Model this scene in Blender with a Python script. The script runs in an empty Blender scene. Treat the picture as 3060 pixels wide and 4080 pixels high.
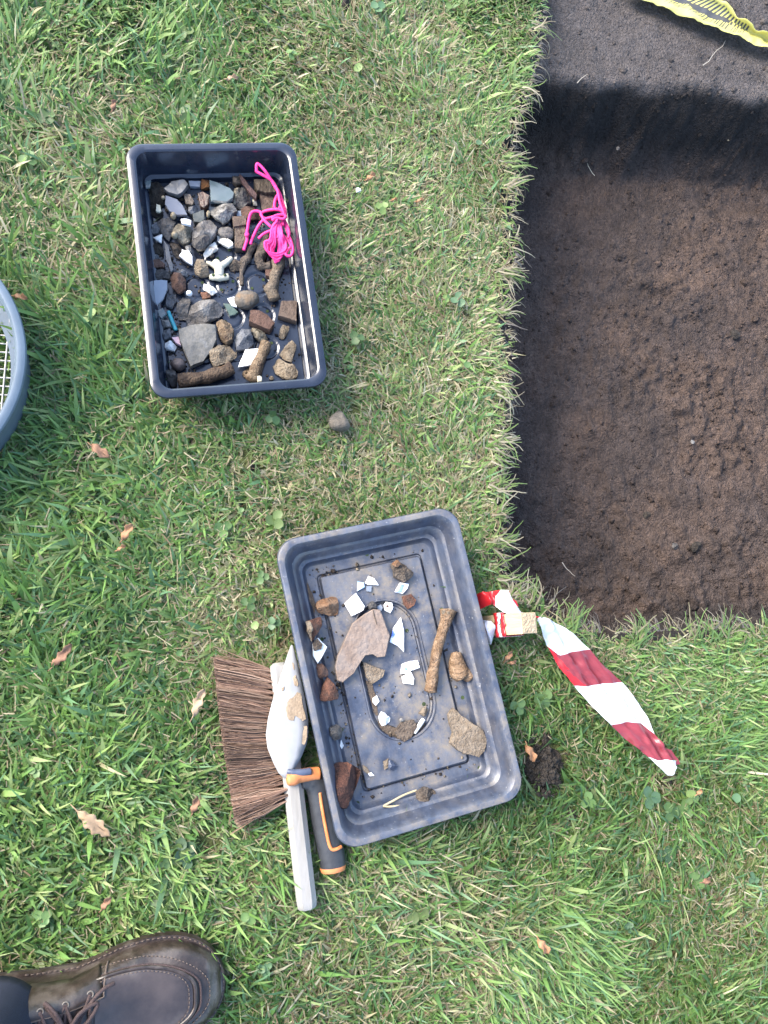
import bpy, math, random
import numpy as np
from mathutils import Vector, Matrix, noise as mnoise

SC = bpy.context.scene
COL = SC.collection
rnd = random.Random(7)
rng = np.random.default_rng(11)

# ------------------------------------------------------------------ camera
CAM_H = 1.05
TILT, ROLL = 10.0, -11.0
FPX, CX, CY = 3062.0, 1530.0, 2040.0           # focal length and centre of a 3060 x 4080 frame
cam_d = bpy.data.cameras.new('camera')
cam = bpy.data.objects.new('camera', cam_d)
COL.objects.link(cam)
cam.location = (0, 0, CAM_H)
cam.rotation_euler = (math.radians(TILT), math.radians(ROLL), 0)
cam_d.sensor_fit = 'VERTICAL'
cam_d.sensor_height = 36.0
cam_d.lens = FPX / 4080 * 36.0
cam_d.clip_start = 0.02
cam_d.clip_end = 200
SC.camera = cam

# ------------------------------------------------------------------ sky, sun, exposure
SUN_DIR = Vector((-0.78, 0.42, 0.76)).normalized()        # towards the sun
world = bpy.data.worlds.new('World')
SC.world = world
world.use_nodes = True
wn = world.node_tree.nodes
wl = world.node_tree.links
wn.clear()
sky = wn.new('ShaderNodeTexSky')
sky.sky_type = 'NISHITA'
sky.sun_disc = False
sky.sun_elevation = math.asin(SUN_DIR.z)
sky.sun_rotation = math.atan2(SUN_DIR.x, SUN_DIR.y)
sky.dust_density = 2.0
sky.air_density = 1.0
wbg = wn.new('ShaderNodeBackground')
wbg.inputs['Strength'].default_value = 0.15
wo = wn.new('ShaderNodeOutputWorld')
wl.new(sky.outputs[0], wbg.inputs[0])
wl.new(wbg.outputs[0], wo.inputs[0])

sun_d = bpy.data.lights.new('sun', 'SUN')
sun_d.energy = 1.5
sun_d.angle = math.radians(34)
sun_d.color = (1.0, 0.92, 0.81)
sun = bpy.data.objects.new('sun', sun_d)
COL.objects.link(sun)
sun.rotation_euler = SUN_DIR.to_track_quat('Z', 'Y').to_euler()
sun.location = (-3, 2, 4)

SC.view_settings.view_transform = 'Standard'
SC.view_settings.look = 'None'
SC.view_settings.exposure = 2.58
SC.view_settings.gamma = 1.0
SC.view_settings.use_curve_mapping = False

# ------------------------------------------------------------------ from photo pixels to ground points
ROT = np.array(cam.rotation_euler.to_matrix())
FR = dict(N=(0, 0, 1.0), P=(0, 0, 3060 / 1659), A=(480, 550, 850 / 1659), B=(480, 1050, 850 / 1659),
          C=(1060, 1990, 1100 / 1659), D=(1060, 2650, 1100 / 1659), E=(1880, 2340, 300 / 1659),
          G=(1850, 2300, 900 / 1659), H=(820, 2550, 680 / 1367), S=(0, 3680, 950 / 1659),
          Y=(2560, 0, 500 / 1659), R=(0, 1100, 300 / 948))


def at(x, y, z=0.0, fr='N'):
    ox, oy, s = FR[fr]
    u, v = ox + x * s, oy + y * s
    d = ROT @ np.array([(u - CX) / FPX, -(v - CY) / FPX, -1.0])
    k = (z - CAM_H) / d[2]
    return Vector((d[0] * k, d[1] * k, z))


# ------------------------------------------------------------------ small helpers
def tag(o, label=None, cat=None, group=None, kind=None):
    if label: o['label'] = label
    if cat: o['category'] = cat
    if group: o['group'] = group
    if kind: o['kind'] = kind
    return o


def mesh_obj(name, verts, faces, mat=None, parent=None, smooth=True, sharp=None, loc=None):
    me = bpy.data.meshes.new(name)
    me.from_pydata([tuple(v) for v in verts], [], faces)
    me.validate()
    o = bpy.data.objects.new(name, me)
    COL.objects.link(o)
    if mat is not None:
        for m in (mat if isinstance(mat, (list, tuple)) else [mat]):
            me.materials.append(m)
    if smooth:
        me.polygons.foreach_set('use_smooth', [True] * len(me.polygons))
        if sharp:
            me.set_sharp_from_angle(angle=math.radians(sharp))
    if parent is not None: o.parent = parent
    if loc is not None: o.location = loc
    return o


def empty(name, loc, rz=0.0):
    o = bpy.data.objects.new(name, None)
    o.empty_display_size = 0.02
    COL.objects.link(o)
    o.location = loc
    o.rotation_euler = (0, 0, rz)
    return o


def vnoise(x, y, scale, seed=0, octs=4, gain=0.5):
    """fractal value noise on numpy arrays, about 0..1"""
    out = np.zeros_like(x, dtype=float)
    amp, tot = 1.0, 0.0
    f = 1.0 / scale
    for o in range(octs):
        r = np.random.default_rng(seed * 97 + o)
        tab = r.random((64, 64))
        gx, gy = x * f + 13.7 * o, y * f + 7.3 * o
        ix, iy = np.floor(gx).astype(int), np.floor(gy).astype(int)
        fx, fy = gx - ix, gy - iy
        fx, fy = fx * fx * (3 - 2 * fx), fy * fy * (3 - 2 * fy)
        a = tab[ix % 64, iy % 64]; b = tab[(ix + 1) % 64, iy % 64]
        c = tab[ix % 64, (iy + 1) % 64]; d = tab[(ix + 1) % 64, (iy + 1) % 64]
        out += amp * ((a * (1 - fx) + b * fx) * (1 - fy) + (c * (1 - fx) + d * fx) * fy)
        tot += amp
        amp *= gain
        f *= 2.03
    return out / tot


def sstep(a, b, x):
    t = np.clip((x - a) / (b - a), 0, 1)
    return t * t * (3 - 2 * t)


def inside(poly, x, y):
    r = np.zeros(x.shape, bool)
    n = len(poly)
    for i in range(n):
        x1, y1 = poly[i]; x2, y2 = poly[(i + 1) % n]
        if y1 == y2: continue
        c = ((y1 > y) != (y2 > y)) & (x < (x2 - x1) * (y - y1) / (y2 - y1) + x1)
        r ^= c
    return r


def polydist(poly, x, y, closed=True):
    d = np.full(x.shape, 1e9)
    n = len(poly)
    for i in range(n if closed else n - 1):
        ax, ay = poly[i]; bx, by = poly[(i + 1) % n]
        dx, dy = bx - ax, by - ay
        L = dx * dx + dy * dy + 1e-12
        t = np.clip(((x - ax) * dx + (y - ay) * dy) / L, 0, 1)
        d = np.minimum(d, np.hypot(x - ax - t * dx, y - ay - t * dy))
    return d


# ------------------------------------------------------------------ materials
def new_mat(name):
    m = bpy.data.materials.new(name)
    m.use_nodes = True
    nt = m.node_tree
    return m, nt, nt.nodes, nt.links, nt.nodes['Principled BSDF']


DIM = [1.0]


def mottled(name, c1, c2, scale=60, rough=0.7, bump=0.3, c3=None, t3=0.62, scale3=None, stretch=None, spec=0.4,
            dist=0.002, detail=6, trans=0.0, alpha=1.0, lo=0.35, hi=0.65, ior=1.45):
    """two colours blended by noise, a third one in patches, and a fine bump"""
    if DIM[0] == .34 and name != 'whitewashed_wood' and trans == 0:                # weathered finds: stronger, finer mottling
        lo, hi, scale, dist, bump = .40, .61, scale * 1.7, max(dist, .0035), min(1.0, bump * 1.4)
    c1, c2 = tuple(q * DIM[0] for q in c1), tuple(q * DIM[0] for q in c2)
    if c3 is not None: c3 = tuple(q * DIM[0] for q in c3)
    m, nt, N, L, p = new_mat(name)
    tc = N.new('ShaderNodeTexCoord')
    src = tc.outputs['Object']
    if stretch:
        mp = N.new('ShaderNodeMapping')
        mp.inputs['Scale'].default_value = stretch
        L.new(src, mp.inputs['Vector']); src = mp.outputs['Vector']
    oi = N.new('ShaderNodeObjectInfo')
    va = N.new('ShaderNodeVectorMath'); va.operation = 'ADD'
    sc = N.new('ShaderNodeMath'); sc.operation = 'MULTIPLY'; sc.inputs[1].default_value = 3.0
    L.new(oi.outputs['Random'], sc.inputs[0])
    L.new(src, va.inputs[0]); L.new(sc.outputs[0], va.inputs[1])
    src = va.outputs[0]
    n1 = N.new('ShaderNodeTexNoise')
    n1.inputs['Scale'].default_value = scale; n1.inputs['Detail'].default_value = detail
    n1.inputs['Roughness'].default_value = 0.65
    L.new(src, n1.inputs['Vector'])
    r1 = N.new('ShaderNodeValToRGB')
    r1.color_ramp.elements[0].position = lo; r1.color_ramp.elements[0].color = (*c1, 1)
    r1.color_ramp.elements[1].position = hi; r1.color_ramp.elements[1].color = (*c2, 1)
    L.new(n1.outputs['Fac'], r1.inputs['Fac'])
    col = r1.outputs['Color']
    if c3 is not None:
        n3 = N.new('ShaderNodeTexNoise')
        n3.inputs['Scale'].default_value = scale3 or scale * 0.4; n3.inputs['Detail'].default_value = 5
        L.new(src, n3.inputs['Vector'])
        r3 = N.new('ShaderNodeValToRGB')
        r3.color_ramp.elements[0].position = t3 - 0.04; r3.color_ramp.elements[0].color = (0, 0, 0, 1)
        r3.color_ramp.elements[1].position = t3 + 0.06; r3.color_ramp.elements[1].color = (1, 1, 1, 1)
        L.new(n3.outputs['Fac'], r3.inputs['Fac'])
        mx = N.new('ShaderNodeMixRGB')
        mx.inputs['Color2'].default_value = (*c3, 1)
        L.new(r3.outputs['Color'], mx.inputs['Fac']); L.new(col, mx.inputs['Color1'])
        col = mx.outputs['Color']
    L.new(col, p.inputs['Base Color'])
    p.inputs['Roughness'].default_value = rough
    p.inputs['Specular IOR Level'].default_value = spec
    p.inputs['IOR'].default_value = ior
    if trans: p.inputs['Transmission Weight'].default_value = trans
    if bump:
        nb = N.new('ShaderNodeTexNoise')
        nb.inputs['Scale'].default_value = scale * 3.2; nb.inputs['Detail'].default_value = 5
        L.new(src, nb.inputs['Vector'])
        b = N.new('ShaderNodeBump')
        b.inputs['Strength'].default_value = bump; b.inputs['Distance'].default_value = dist
        L.new(nb.outputs['Fac'], b.inputs['Height']); L.new(b.outputs['Normal'], p.inputs['Normal'])
    return m


def attr_mat(name, rough=0.6, transl=0.0, spec=0.3, noise_scale=None, bump=0.0, bscale=400, bdist=0.002, namt=0.35):
    """colour taken from the mesh's own 'Col' attribute (each blade / soil layer has its own colour)"""
    m, nt, N, L, p = new_mat(name)
    a = N.new('ShaderNodeAttribute'); a.attribute_name = 'Col'
    col = a.outputs['Color']
    if noise_scale:
        tc = N.new('ShaderNodeTexCoord')
        n = N.new('ShaderNodeTexNoise'); n.inputs['Scale'].default_value = noise_scale; n.inputs['Detail'].default_value = 8
        n.inputs['Roughness'].default_value = 0.7
        L.new(tc.outputs['Object'], n.inputs['Vector'])
        mr = N.new('ShaderNodeMapRange')
        mr.inputs['From Min'].default_value = 0.3; mr.inputs['From Max'].default_value = 0.7
        mr.inputs['To Min'].default_value = 1 - namt; mr.inputs['To Max'].default_value = 1 + namt
        L.new(n.outputs['Fac'], mr.inputs['Value'])
        hs = N.new('ShaderNodeVectorMath'); hs.operation = 'SCALE'
        L.new(col, hs.inputs[0]); L.new(mr.outputs[0], hs.inputs['Scale'])
        col = hs.outputs[0]
    L.new(col, p.inputs['Base Color'])
    p.inputs['Roughness'].default_value = rough
    p.inputs['Specular IOR Level'].default_value = spec
    if bump:
        tc = N.new('ShaderNodeTexCoord')
        nb = N.new('ShaderNodeTexNoise'); nb.inputs['Scale'].default_value = bscale; nb.inputs['Detail'].default_value = 6
        L.new(tc.outputs['Object'], nb.inputs['Vector'])
        b = N.new('ShaderNodeBump'); b.inputs['Strength'].default_value = bump; b.inputs['Distance'].default_value = bdist
        L.new(nb.outputs['Fac'], b.inputs['Height']); L.new(b.outputs['Normal'], p.inputs['Normal'])
    if transl:
        t = N.new('ShaderNodeBsdfTranslucent')
        mix = N.new('ShaderNodeMixShader'); mix.inputs[0].default_value = transl
        L.new(col, t.inputs['Color'])
        L.new(p.outputs[0], mix.inputs[1]); L.new(t.outputs[0], mix.inputs[2])
        L.new(mix.outputs[0], N['Material Output'].inputs['Surface'])
    return m


M = {}
M['soil'] = attr_mat('soil', rough=0.92, spec=0.18, noise_scale=190, bump=1.0, bscale=300, bdist=0.007, namt=.55)
M['grass'] = attr_mat('grass_blade', rough=0.45, transl=0.45, spec=0.35)
M['black_plastic'] = mottled('black_plastic', (.009, .0125, .0215), (.014, .0185, .030), 30, rough=0.2, bump=0.04, spec=0.6,
                             c3=(.06, .06, .062), t3=0.70, scale3=70, dist=0.0006)
M['rim_plastic'] = M['black_plastic']
def dusty(name):
    m, nt, N, L, p = new_mat(name)
    tc = N.new('ShaderNodeTexCoord')

    def noise(scale, detail=8, rough=.65, st=None):
        src = tc.outputs['Object']
        if st:
            mp = N.new('ShaderNodeMapping'); mp.inputs['Scale'].default_value = st
            L.new(src, mp.inputs['Vector']); src = mp.outputs['Vector']
        n = N.new('ShaderNodeTexNoise'); n.inputs['Scale'].default_value = scale; n.inputs['Detail'].default_value = detail; n.inputs['Roughness'].default_value = rough
        L.new(src, n.inputs['Vector'])
        return n.outputs['Fac']

    def ramp(fac, lo, hi, c0=(0, 0, 0), c1=(1, 1, 1)):
        r = N.new('ShaderNodeValToRGB')
        r.color_ramp.elements[0].position = lo; r.color_ramp.elements[0].color = (*c0, 1)
        r.color_ramp.elements[1].position = hi; r.color_ramp.elements[1].color = (*c1, 1)
        L.new(fac, r.inputs['Fac']); return r.outputs['Color']

    def mul(a, b):
        q = N.new('ShaderNodeMath'); q.operation = 'MULTIPLY'
        L.new(a, q.inputs[0])
        if isinstance(b, float): q.inputs[1].default_value = b
        else: L.new(b, q.inputs[1])
        return q.outputs[0]

    def mix(f, a, b):
        q = N.new('ShaderNodeMixRGB')
        L.new(f, q.inputs['Fac'])
        for k, v in (('Color1', a), ('Color2', b)):
            if isinstance(v, tuple): q.inputs[k].default_value = (*v, 1)
            else: L.new(v, q.inputs[k])
        return q.outputs['Color']
    base = ramp(noise(60, st=(1.8, .6, 1)), .3, .72, (.009, .014, .028), (.034, .045, .072))
    g = N.new('ShaderNodeNewGeometry'); sx = N.new('ShaderNodeSeparateXYZ'); L.new(g.outputs['Normal'], sx.inputs[0])
    lev = ramp(sx.outputs['Z'], .80, .99)
    dust = mul(mul(lev, ramp(noise(22, 9, .7), .34, .66)), .75)
    c = mix(dust, base, (.088, .104, .134))
    mud = mul(mul(ramp(noise(46, 10, .78), .40, .62), ramp(noise(12, 5), .34, .56)), .9)
    lev2 = ramp(sx.outputs['Z'], .55, .98, (.22, .22, .22))
    mud = mul(mud, lev2)
    c = mix(mud, c, (.150, .126, .094))
    spk = mul(ramp(noise(260, 3, .6), .66, .72), .7)
    c = mix(spk, c, (.20, .20, .20))
    L.new(c, p.inputs['Base Color'])
    p.inputs['Roughness'].default_value = .42
    p.inputs['Specular IOR Level'].default_value = .55
    b = N.new('ShaderNodeBump'); b.inputs['Strength'].default_value = .4; b.inputs['Distance'].default_value = .0008
    L.new(noise(150, 6, .65, (1.8, .6, 1)), b.inputs['Height']); L.new(b.outputs['Normal'], p.inputs['Normal'])
    return m


M['dusty_plastic'] = dusty('dusty_plastic')
DIM[0] = .34
M['grey_stone'] = mottled('grey_stone', (.17, .155, .14), (.33, .30, .27), 55, rough=.8, bump=.6, c3=(.42, .40, .37), t3=.62)
M['slate'] = mottled('slate', (.25, .24, .21), (.36, .345, .31), 40, rough=.75, bump=.35, c3=(.52, .52, .50), t3=.66, scale3=26)
M['dark_stone'] = mottled('dark_stone', (.075, .07, .068), (.19, .175, .16), 60, rough=.7, bump=.6, c3=(.30, .28, .25), t3=.68)
M['blue_stone'] = mottled('blue_stone', (.14, .15, .165), (.30, .31, .33), 60, rough=.6, bump=.5, c3=(.46, .48, .5), t3=.64)
M['pale_stone'] = mottled('pale_stone', (.30, .28, .25), (.56, .54, .50), 75, rough=.75, bump=.8, c3=(.15, .14, .13), t3=.64)
M['flint'] = mottled('flint', (.15, .155, .16), (.25, .26, .27), 40, rough=.3, bump=.1, spec=.5)
M['green_flint'] = mottled('green_flint', (.13, .145, .13), (.2, .215, .19), 40, rough=.35, bump=.1, spec=.5)
M['glass_lilac'] = mottled('glass_lilac', (.52, .54, .66), (.62, .66, .76), 40, rough=.12, bump=.05, spec=.6, trans=.5)
M['glass_aqua'] = mottled('glass_aqua', (.36, .50, .50), (.46, .58, .60), 40, rough=.12, bump=.05, spec=.6, trans=.5)
M['glass_green'] = mottled('glass_green', (.20, .30, .22), (.28, .38, .30), 40, rough=.15, bump=.05, spec=.6, trans=.3)
M['glass_blue'] = mottled('glass_blue', (.55, .64, .78), (.70, .76, .84), 30, rough=.2, bump=.05, spec=.6, trans=.25, c3=(.7, .72, .62), t3=.6)
M['rust'] = mottled('rust', (.16, .06, .02), (.34, .14, .04), 70, rough=.9, bump=.8, c3=(.08, .04, .025), t3=.62)
M['soil_clod'] = mottled('soil_clod', (.035, .028, .022), (.10, .08, .06), 90, rough=.95, bump=1, c3=(.25, .24, .2), t3=.72, scale3=90)
M['cream'] = mottled('cream', (.50, .40, .24), (.68, .58, .40), 60, rough=.6, bump=.4)
M['cream_pitted'] = mottled('cream_pitted', (.26, .22, .155), (.60, .53, .40), 90, rough=.8, bump=1, c3=(.13, .11, .08), t3=.58)
DIM[0] = .76
M['white_pot'] = mottled('white_pot', (.80, .80, .78), (.85, .85, .84), 30, rough=.25, bump=.05, spec=.5)
M['white_rock'] = mottled('white_rock', (.66, .66, .62), (.80, .80, .78), 70, rough=.7, bump=.7, c3=(.4, .38, .34), t3=.70)
M['white_bone'] = mottled('white_bone', (.60, .57, .50), (.78, .75, .68), 80, rough=.7, bump=.8, c3=(.32, .28, .22), t3=.62)
DIM[0] = .52
M['ivory'] = mottled('ivory', (.64, .60, .44), (.76, .73, .58), 60, rough=.55, bump=.4)
DIM[0] = .34
M['brown_glass'] = mottled('brown_pot', (.16, .12, .085), (.28, .22, .17), 60, rough=.4, bump=.3)
M['red_dark'] = mottled('red_dark_glaze', (.06, .035, .03), (.17, .075, .05), 60, rough=.35, bump=.3)
M['purple_iron'] = mottled('purple_iron', (.10, .05, .045), (.17, .085, .075), 70, rough=.7, bump=.5)
M['wood_block'] = mottled('ribbed_wood', (.12, .085, .055), (.32, .25, .17), 60, rough=.85, bump=.9, stretch=(2.2, .5, 1))
M['brown_tile'] = mottled('brown_tile', (.19, .13, .095), (.28, .20, .15), 50, rough=.85, bump=.5)
M['brick'] = mottled('brick', (.20, .085, .05), (.34, .15, .09), 70, rough=.9, bump=.7, c3=(.16, .10, .075), t3=.60)
M['brick_dark'] = mottled('dark_brick', (.07, .03, .022), (.16, .065, .042), 70, rough=.9, bump=.8, c3=(.27, .11, .065), t3=.62)
M['brick_brown'] = mottled('brown_brick', (.17, .09, .06), (.26, .15, .11), 60, rough=.9, bump=.5)
M['terracotta'] = mottled('terracotta', (.32, .14, .08), (.46, .24, .15), 60, rough=.85, bump=.4)
M['orange_stone'] = mottled('orange_stone', (.33, .17, .085), (.52, .32, .19), 60, rough=.9, bump=.8, c3=(.24, .13, .07), t3=.58)
M['brown_stone'] = mottled('brown_stone', (.16, .115, .08), (.29, .22, .16), 60, rough=.85, bump=.7, c3=(.36, .24, .14), t3=.66)
M['pebble'] = mottled('brown_pebble', (.20, .17, .13), (.32, .27, .21), 45, rough=.75, bump=.4, c3=(.38, .25, .14), t3=.62)
M['plum_pebble'] = mottled('plum_pebble', (.16, .12, .105), (.26, .20, .175), 45, rough=.6, bump=.25)
M['pink_tile'] = mottled('buff_tile', (.38, .28, .22), (.50, .385, .31), 34, rough=.85, bump=.5, c3=(.44, .36, .31), t3=.58)
M['sandstone'] = mottled('sandstone', (.33, .25, .17), (.48, .385, .28), 60, rough=.9, bump=.8)
M['bone_tan'] = mottled('bone_tan', (.24, .155, .085), (.46, .33, .20), 70, rough=.75, bump=1.0, dist=.005, c3=(.14, .085, .05), t3=.64)
M['bone_pale'] = mottled('bone_pale', (.38, .29, .19), (.58, .47, .33), 80, rough=.75, bump=1.0, dist=.005, c3=(.17, .12, .075), t3=.64)
M['bone_brown'] = mottled('bone_brown', (.34, .20, .10), (.64, .42, .25), 60, rough=.6, bump=1.0, dist=.005, c3=(.13, .065, .03), t3=.6)
M['iron_root'] = mottled('crusted_root', (.13, .10, .075), (.27, .215, .165), 60, rough=.9, bump=1.0, dist=.005)
M['iron_tan'] = mottled('crusted_iron', (.24, .18, .12), (.38, .30, .215), 55, rough=.9, bump=1.0, dist=.005)
M['iron_dark'] = mottled('crusted_pipe', (.09, .055, .035), (.22, .15, .095), 50, rough=.85, bump=1.0, dist=.005, c3=(.36, .19, .08), t3=.60)
DIM[0] = .9
M['teal'] = mottled('teal_glass', (.03, .22, .26), (.05, .30, .34), 40, rough=.25, bump=.1)
M['blue_print'] = mottled('blue_print', (.84, .85, .86), (.80, .82, .86), 40, rough=.2, bump=.03, c3=(.08, .16, .55), t3=.60, scale3=62, spec=.5)
M['blue_glaze'] = mottled('blue_glaze', (.10, .16, .55), (.2, .28, .66), 60, rough=.2, bump=.03, spec=.5)
M['blue_green'] = mottled('blue_green', (.10, .30, .52), (.55, .62, .80), 90, rough=.2, bump=.03, c3=(.45, .5, .2), t3=.62)
M['pink_chip'] = mottled('pink_chip', (.56, .36, .38), (.62, .45, .47), 60, rough=.6, bump=.3)
DIM[0] = .55
M['dirt_film'] = mottled('dirt', (.075, .055, .04), (.15, .115, .085), 130, rough=.95, bump=1)
M['navy_lump'] = mottled('navy_lump', (.02, .03, .06), (.10, .12, .17), 80, rough=.3, bump=.5)
M['straw'] = mottled('straw', (.46, .38, .22), (.56, .47, .30), 60, rough=.8, bump=.2)
DIM[0] = 1.0
M['cord'] = mottled('pink_cord', (.54, .016, .135), (.66, .04, .20), 350, rough=.65, bump=.5, dist=.0006)
DIM[0] = .48
M['leaf_tan'] = mottled('leaf_tan', (.42, .28, .16), (.54, .38, .24), 60, rough=.7, bump=.4)
M['leaf_brown'] = mottled('leaf_brown', (.26, .13, .075), (.38, .21, .12), 60, rough=.7, bump=.4)
M['leaf_orange'] = mottled('leaf_orange', (.42, .20, .09), (.52, .28, .14), 60, rough=.7, bump=.4)
DIM[0] = .34
M['white_wood'] = mottled('whitewashed_wood', (.52, .49, .43), (.64, .62, .58), 28, rough=.6, bump=.25, c3=(.56, .52, .45), t3=.66, stretch=(3, .4, 1))
M['bristle'] = attr_mat('bristle', rough=.6, spec=.3)
DIM[0] = .33
M['trowel_blade'] = mottled('trowel_blade', (.62, .63, .64), (.72, .73, .73), 30, rough=.4, bump=.1, spec=.5)
DIM[0] = .62
M['trowel_grip'] = mottled('trowel_grip', (.030, .033, .038), (.05, .054, .06), 60, rough=.5, bump=.2)
M['orange_grip'] = mottled('orange_grip', (.62, .20, .06), (.70, .27, .10), 50, rough=.5, bump=.1)
DIM[0] = .62
M['tang'] = mottled('tang_steel', (.06, .08, .13), (.10, .12, .18), 50, rough=.35, bump=.05)
M['stake_wood'] = mottled('stake_wood', (.44, .33, .19), (.56, .44, .27), 50, rough=.8, bump=.4, stretch=(3, 3, .4))
M['stake_end'] = mottled('stake_end', (.50, .36, .22), (.62, .47, .30), 130, rough=.9, bump=1.0, dist=.003)
DIM[0] = .70
def film(name, col, rough=0.28, transl=0.3):
    m, nt, N, L, p = new_mat(name)
    p.inputs['Base Color'].default_value = (*col, 1); p.inputs['Roughness'].default_value = rough
    tc = N.new('ShaderNodeTexCoord')
    nb = N.new('ShaderNodeTexNoise'); nb.inputs['Scale'].default_value = 45; nb.inputs['Detail'].default_value = 3
    L.new(tc.outputs['Object'], nb.inputs['Vector'])
    b = N.new('ShaderNodeBump'); b.inputs['Strength'].default_value = .25; b.inputs['Distance'].default_value = .003
    L.new(nb.outputs['Fac'], b.inputs['Height']); L.new(b.outputs['Normal'], p.inputs['Normal'])
    t = N.new('ShaderNodeBsdfTranslucent'); t.inputs['Color'].default_value = (*col, 1)
    mix = N.new('ShaderNodeMixShader'); mix.inputs[0].default_value = transl
    L.new(p.outputs[0], mix.inputs[1]); L.new(t.outputs[0], mix.inputs[2])
    L.new(mix.outputs[0], N['Material Output'].inputs['Surface'])
    return m
M['tape_red'] = film('tape_red', (.44, .018, .024))
M['tape_rose'] = film('tape_rose', (.24, .040, .052), .22, .35)
M['tape_white'] = film('tape_white', (.60, .62, .64), .25)
M['tape_dull'] = film('tape_dull_white', (.62, .63, .68))
M['tape_yellow'] = film('tape_yellow', (.58, .54, .17), .45)
M['tape_black'] = film('tape_black', (.055, .058, .065), .4, .05)
M['riddle'] = mottled('blue_grey_plastic', (.10, .135, .17), (.125, .165, .205), 25, rough=.38, bump=.05, spec=.5)
M['wire'] = mottled('galvanised_wire', (.36, .35, .32), (.5, .49, .46), 80, rough=.5, bump=.2)
M['leather'] = mottled('brown_leather', (.018, .0125, .010), (.050, .035, .028), 55, rough=.36, bump=.45, spec=.5, dist=.0015, c3=(.078, .062, .052), t3=.56, scale3=30)
M['leather_top'] = mottled('worn_leather', (.026, .020, .019), (.064, .049, .044), 26, rough=.32, bump=.35, c3=(.085, .070, .062), t3=.58, scale3=24, spec=.6, dist=.001)
M['sole'] = mottled('dark_sole', (.030, .024, .021), (.055, .045, .038), 60, rough=.7, bump=.4)
M['thread'] = mottled('tan_thread', (.085, .062, .050), (.13, .098, .08), 200, rough=.8, bump=.2)
M['lace'] = mottled('brown_lace', (.035, .022, .022), (.075, .048, .045), 500, rough=.8, bump=.6, dist=.0006)
M['brass'] = mottled('eyelet_metal', (.10, .09, .08), (.16, .14, .12), 60, rough=.35, bump=.05)
M['navy_cloth'] = mottled('navy_cloth', (.008, .012, .026), (.016, .022, .042), 500, rough=.9, bump=.5, dist=.0008)
M['lawn_far'] = mottled('lawn_far', (.045, .095, .02), (.12, .17, .045), 9, rough=.9, bump=.8, c3=(.2, .18, .08), t3=.62, scale3=4, dist=.02)
M['weed'] = attr_mat('weed_leaf', rough=.5, transl=.25, spec=.4)
M['mud_film'] = mottled('mud_film', (.24, .18, .12), (.34, .26, .18), 120, rough=.9, bump=.5)
M['hole'] = mottled('hole_shadow', (.02, .03, .012), (.05, .08, .02), 90, rough=.9, bump=0)

# ------------------------------------------------------------------ trench outline (photo edge of the turf)
edge_disp = [(1190, 0), (1184, 60), (1174, 130), (1152, 190), (1130, 260), (1121, 310), (1133, 365), (1122, 450),
             (1136, 520), (1116, 600), (1112, 690), (1122, 770), (1106, 860), (1097, 1000), (1108, 1080), (1103, 1200),
             (1117, 1262), (1150, 1283), (1190, 1290), (1215, 1316), (1262, 1338), (1330, 1345), (1450, 1338), (1560, 1335), (1659, 1330)]
E0 = [tuple(at(x - (11 if x < 1205 else 0), y + (24 if x > 1225 else 0), .026, 'P'))[:2] for x, y in edge_disp]
ye = E0[-1][1]
TRENCH = E0 + [(1.75, ye + .01), (1.75, 2.15), (E0[0][0] + .03, 2.15)]
# make the outline ragged
rag = []
for i in range(len(TRENCH)):
    a, b = np.array(TRENCH[i]), np.array(TRENCH[(i + 1) % len(TRENCH)])
    n = max(1, int(np.hypot(*(b - a)) / 0.012))
    for k in range(n):
        q = a + (b - a) * k / n
        w_ = Vector((float(q[0]) * 22, float(q[1]) * 22, 3.0))
        rag.append((q[0] + rnd.gauss(0, .0030) + .011 * mnoise.noise(w_) + .006 * mnoise.noise(w_ * 3), q[1] + rnd.gauss(0, .0030) + .008 * mnoise.noise(w_ + Vector((9, 4, 0)))))
TRENCH = rag
LIP = [tuple(at(x, y, -.035))[:2] for x, y in [(2100, 330), (2210, 305), (2390, 338), (2494, 285), (2564, 318), (2634, 345), (2739, 312), (2879, 340), (3019, 395), (3200, 380)]]
FLOOR = -0.185


def lip_y(x):
    xs = np.array([p[0] for p in LIP]); ys = np.array([p[1] for p in LIP])
    ys = ys.mean() + .45 * (ys - ys.mean()) + .35 * (np.interp(xs, [xs[0], xs[-1]], [ys[:3].mean(), ys[-3:].mean()]) - ys.mean())
    return np.interp(x, xs, ys)


GX0, GX1, GY0, GY1 = -1.15, 1.95, -1.30, 2.30
SLUMP = [tuple(at(x, y, 0, 'P'))[:2] for x, y in [(1110, 1262), (1160, 1268), (1200, 1285), (1222, 1318), (1180, 1318), (1120, 1300)]]


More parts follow.
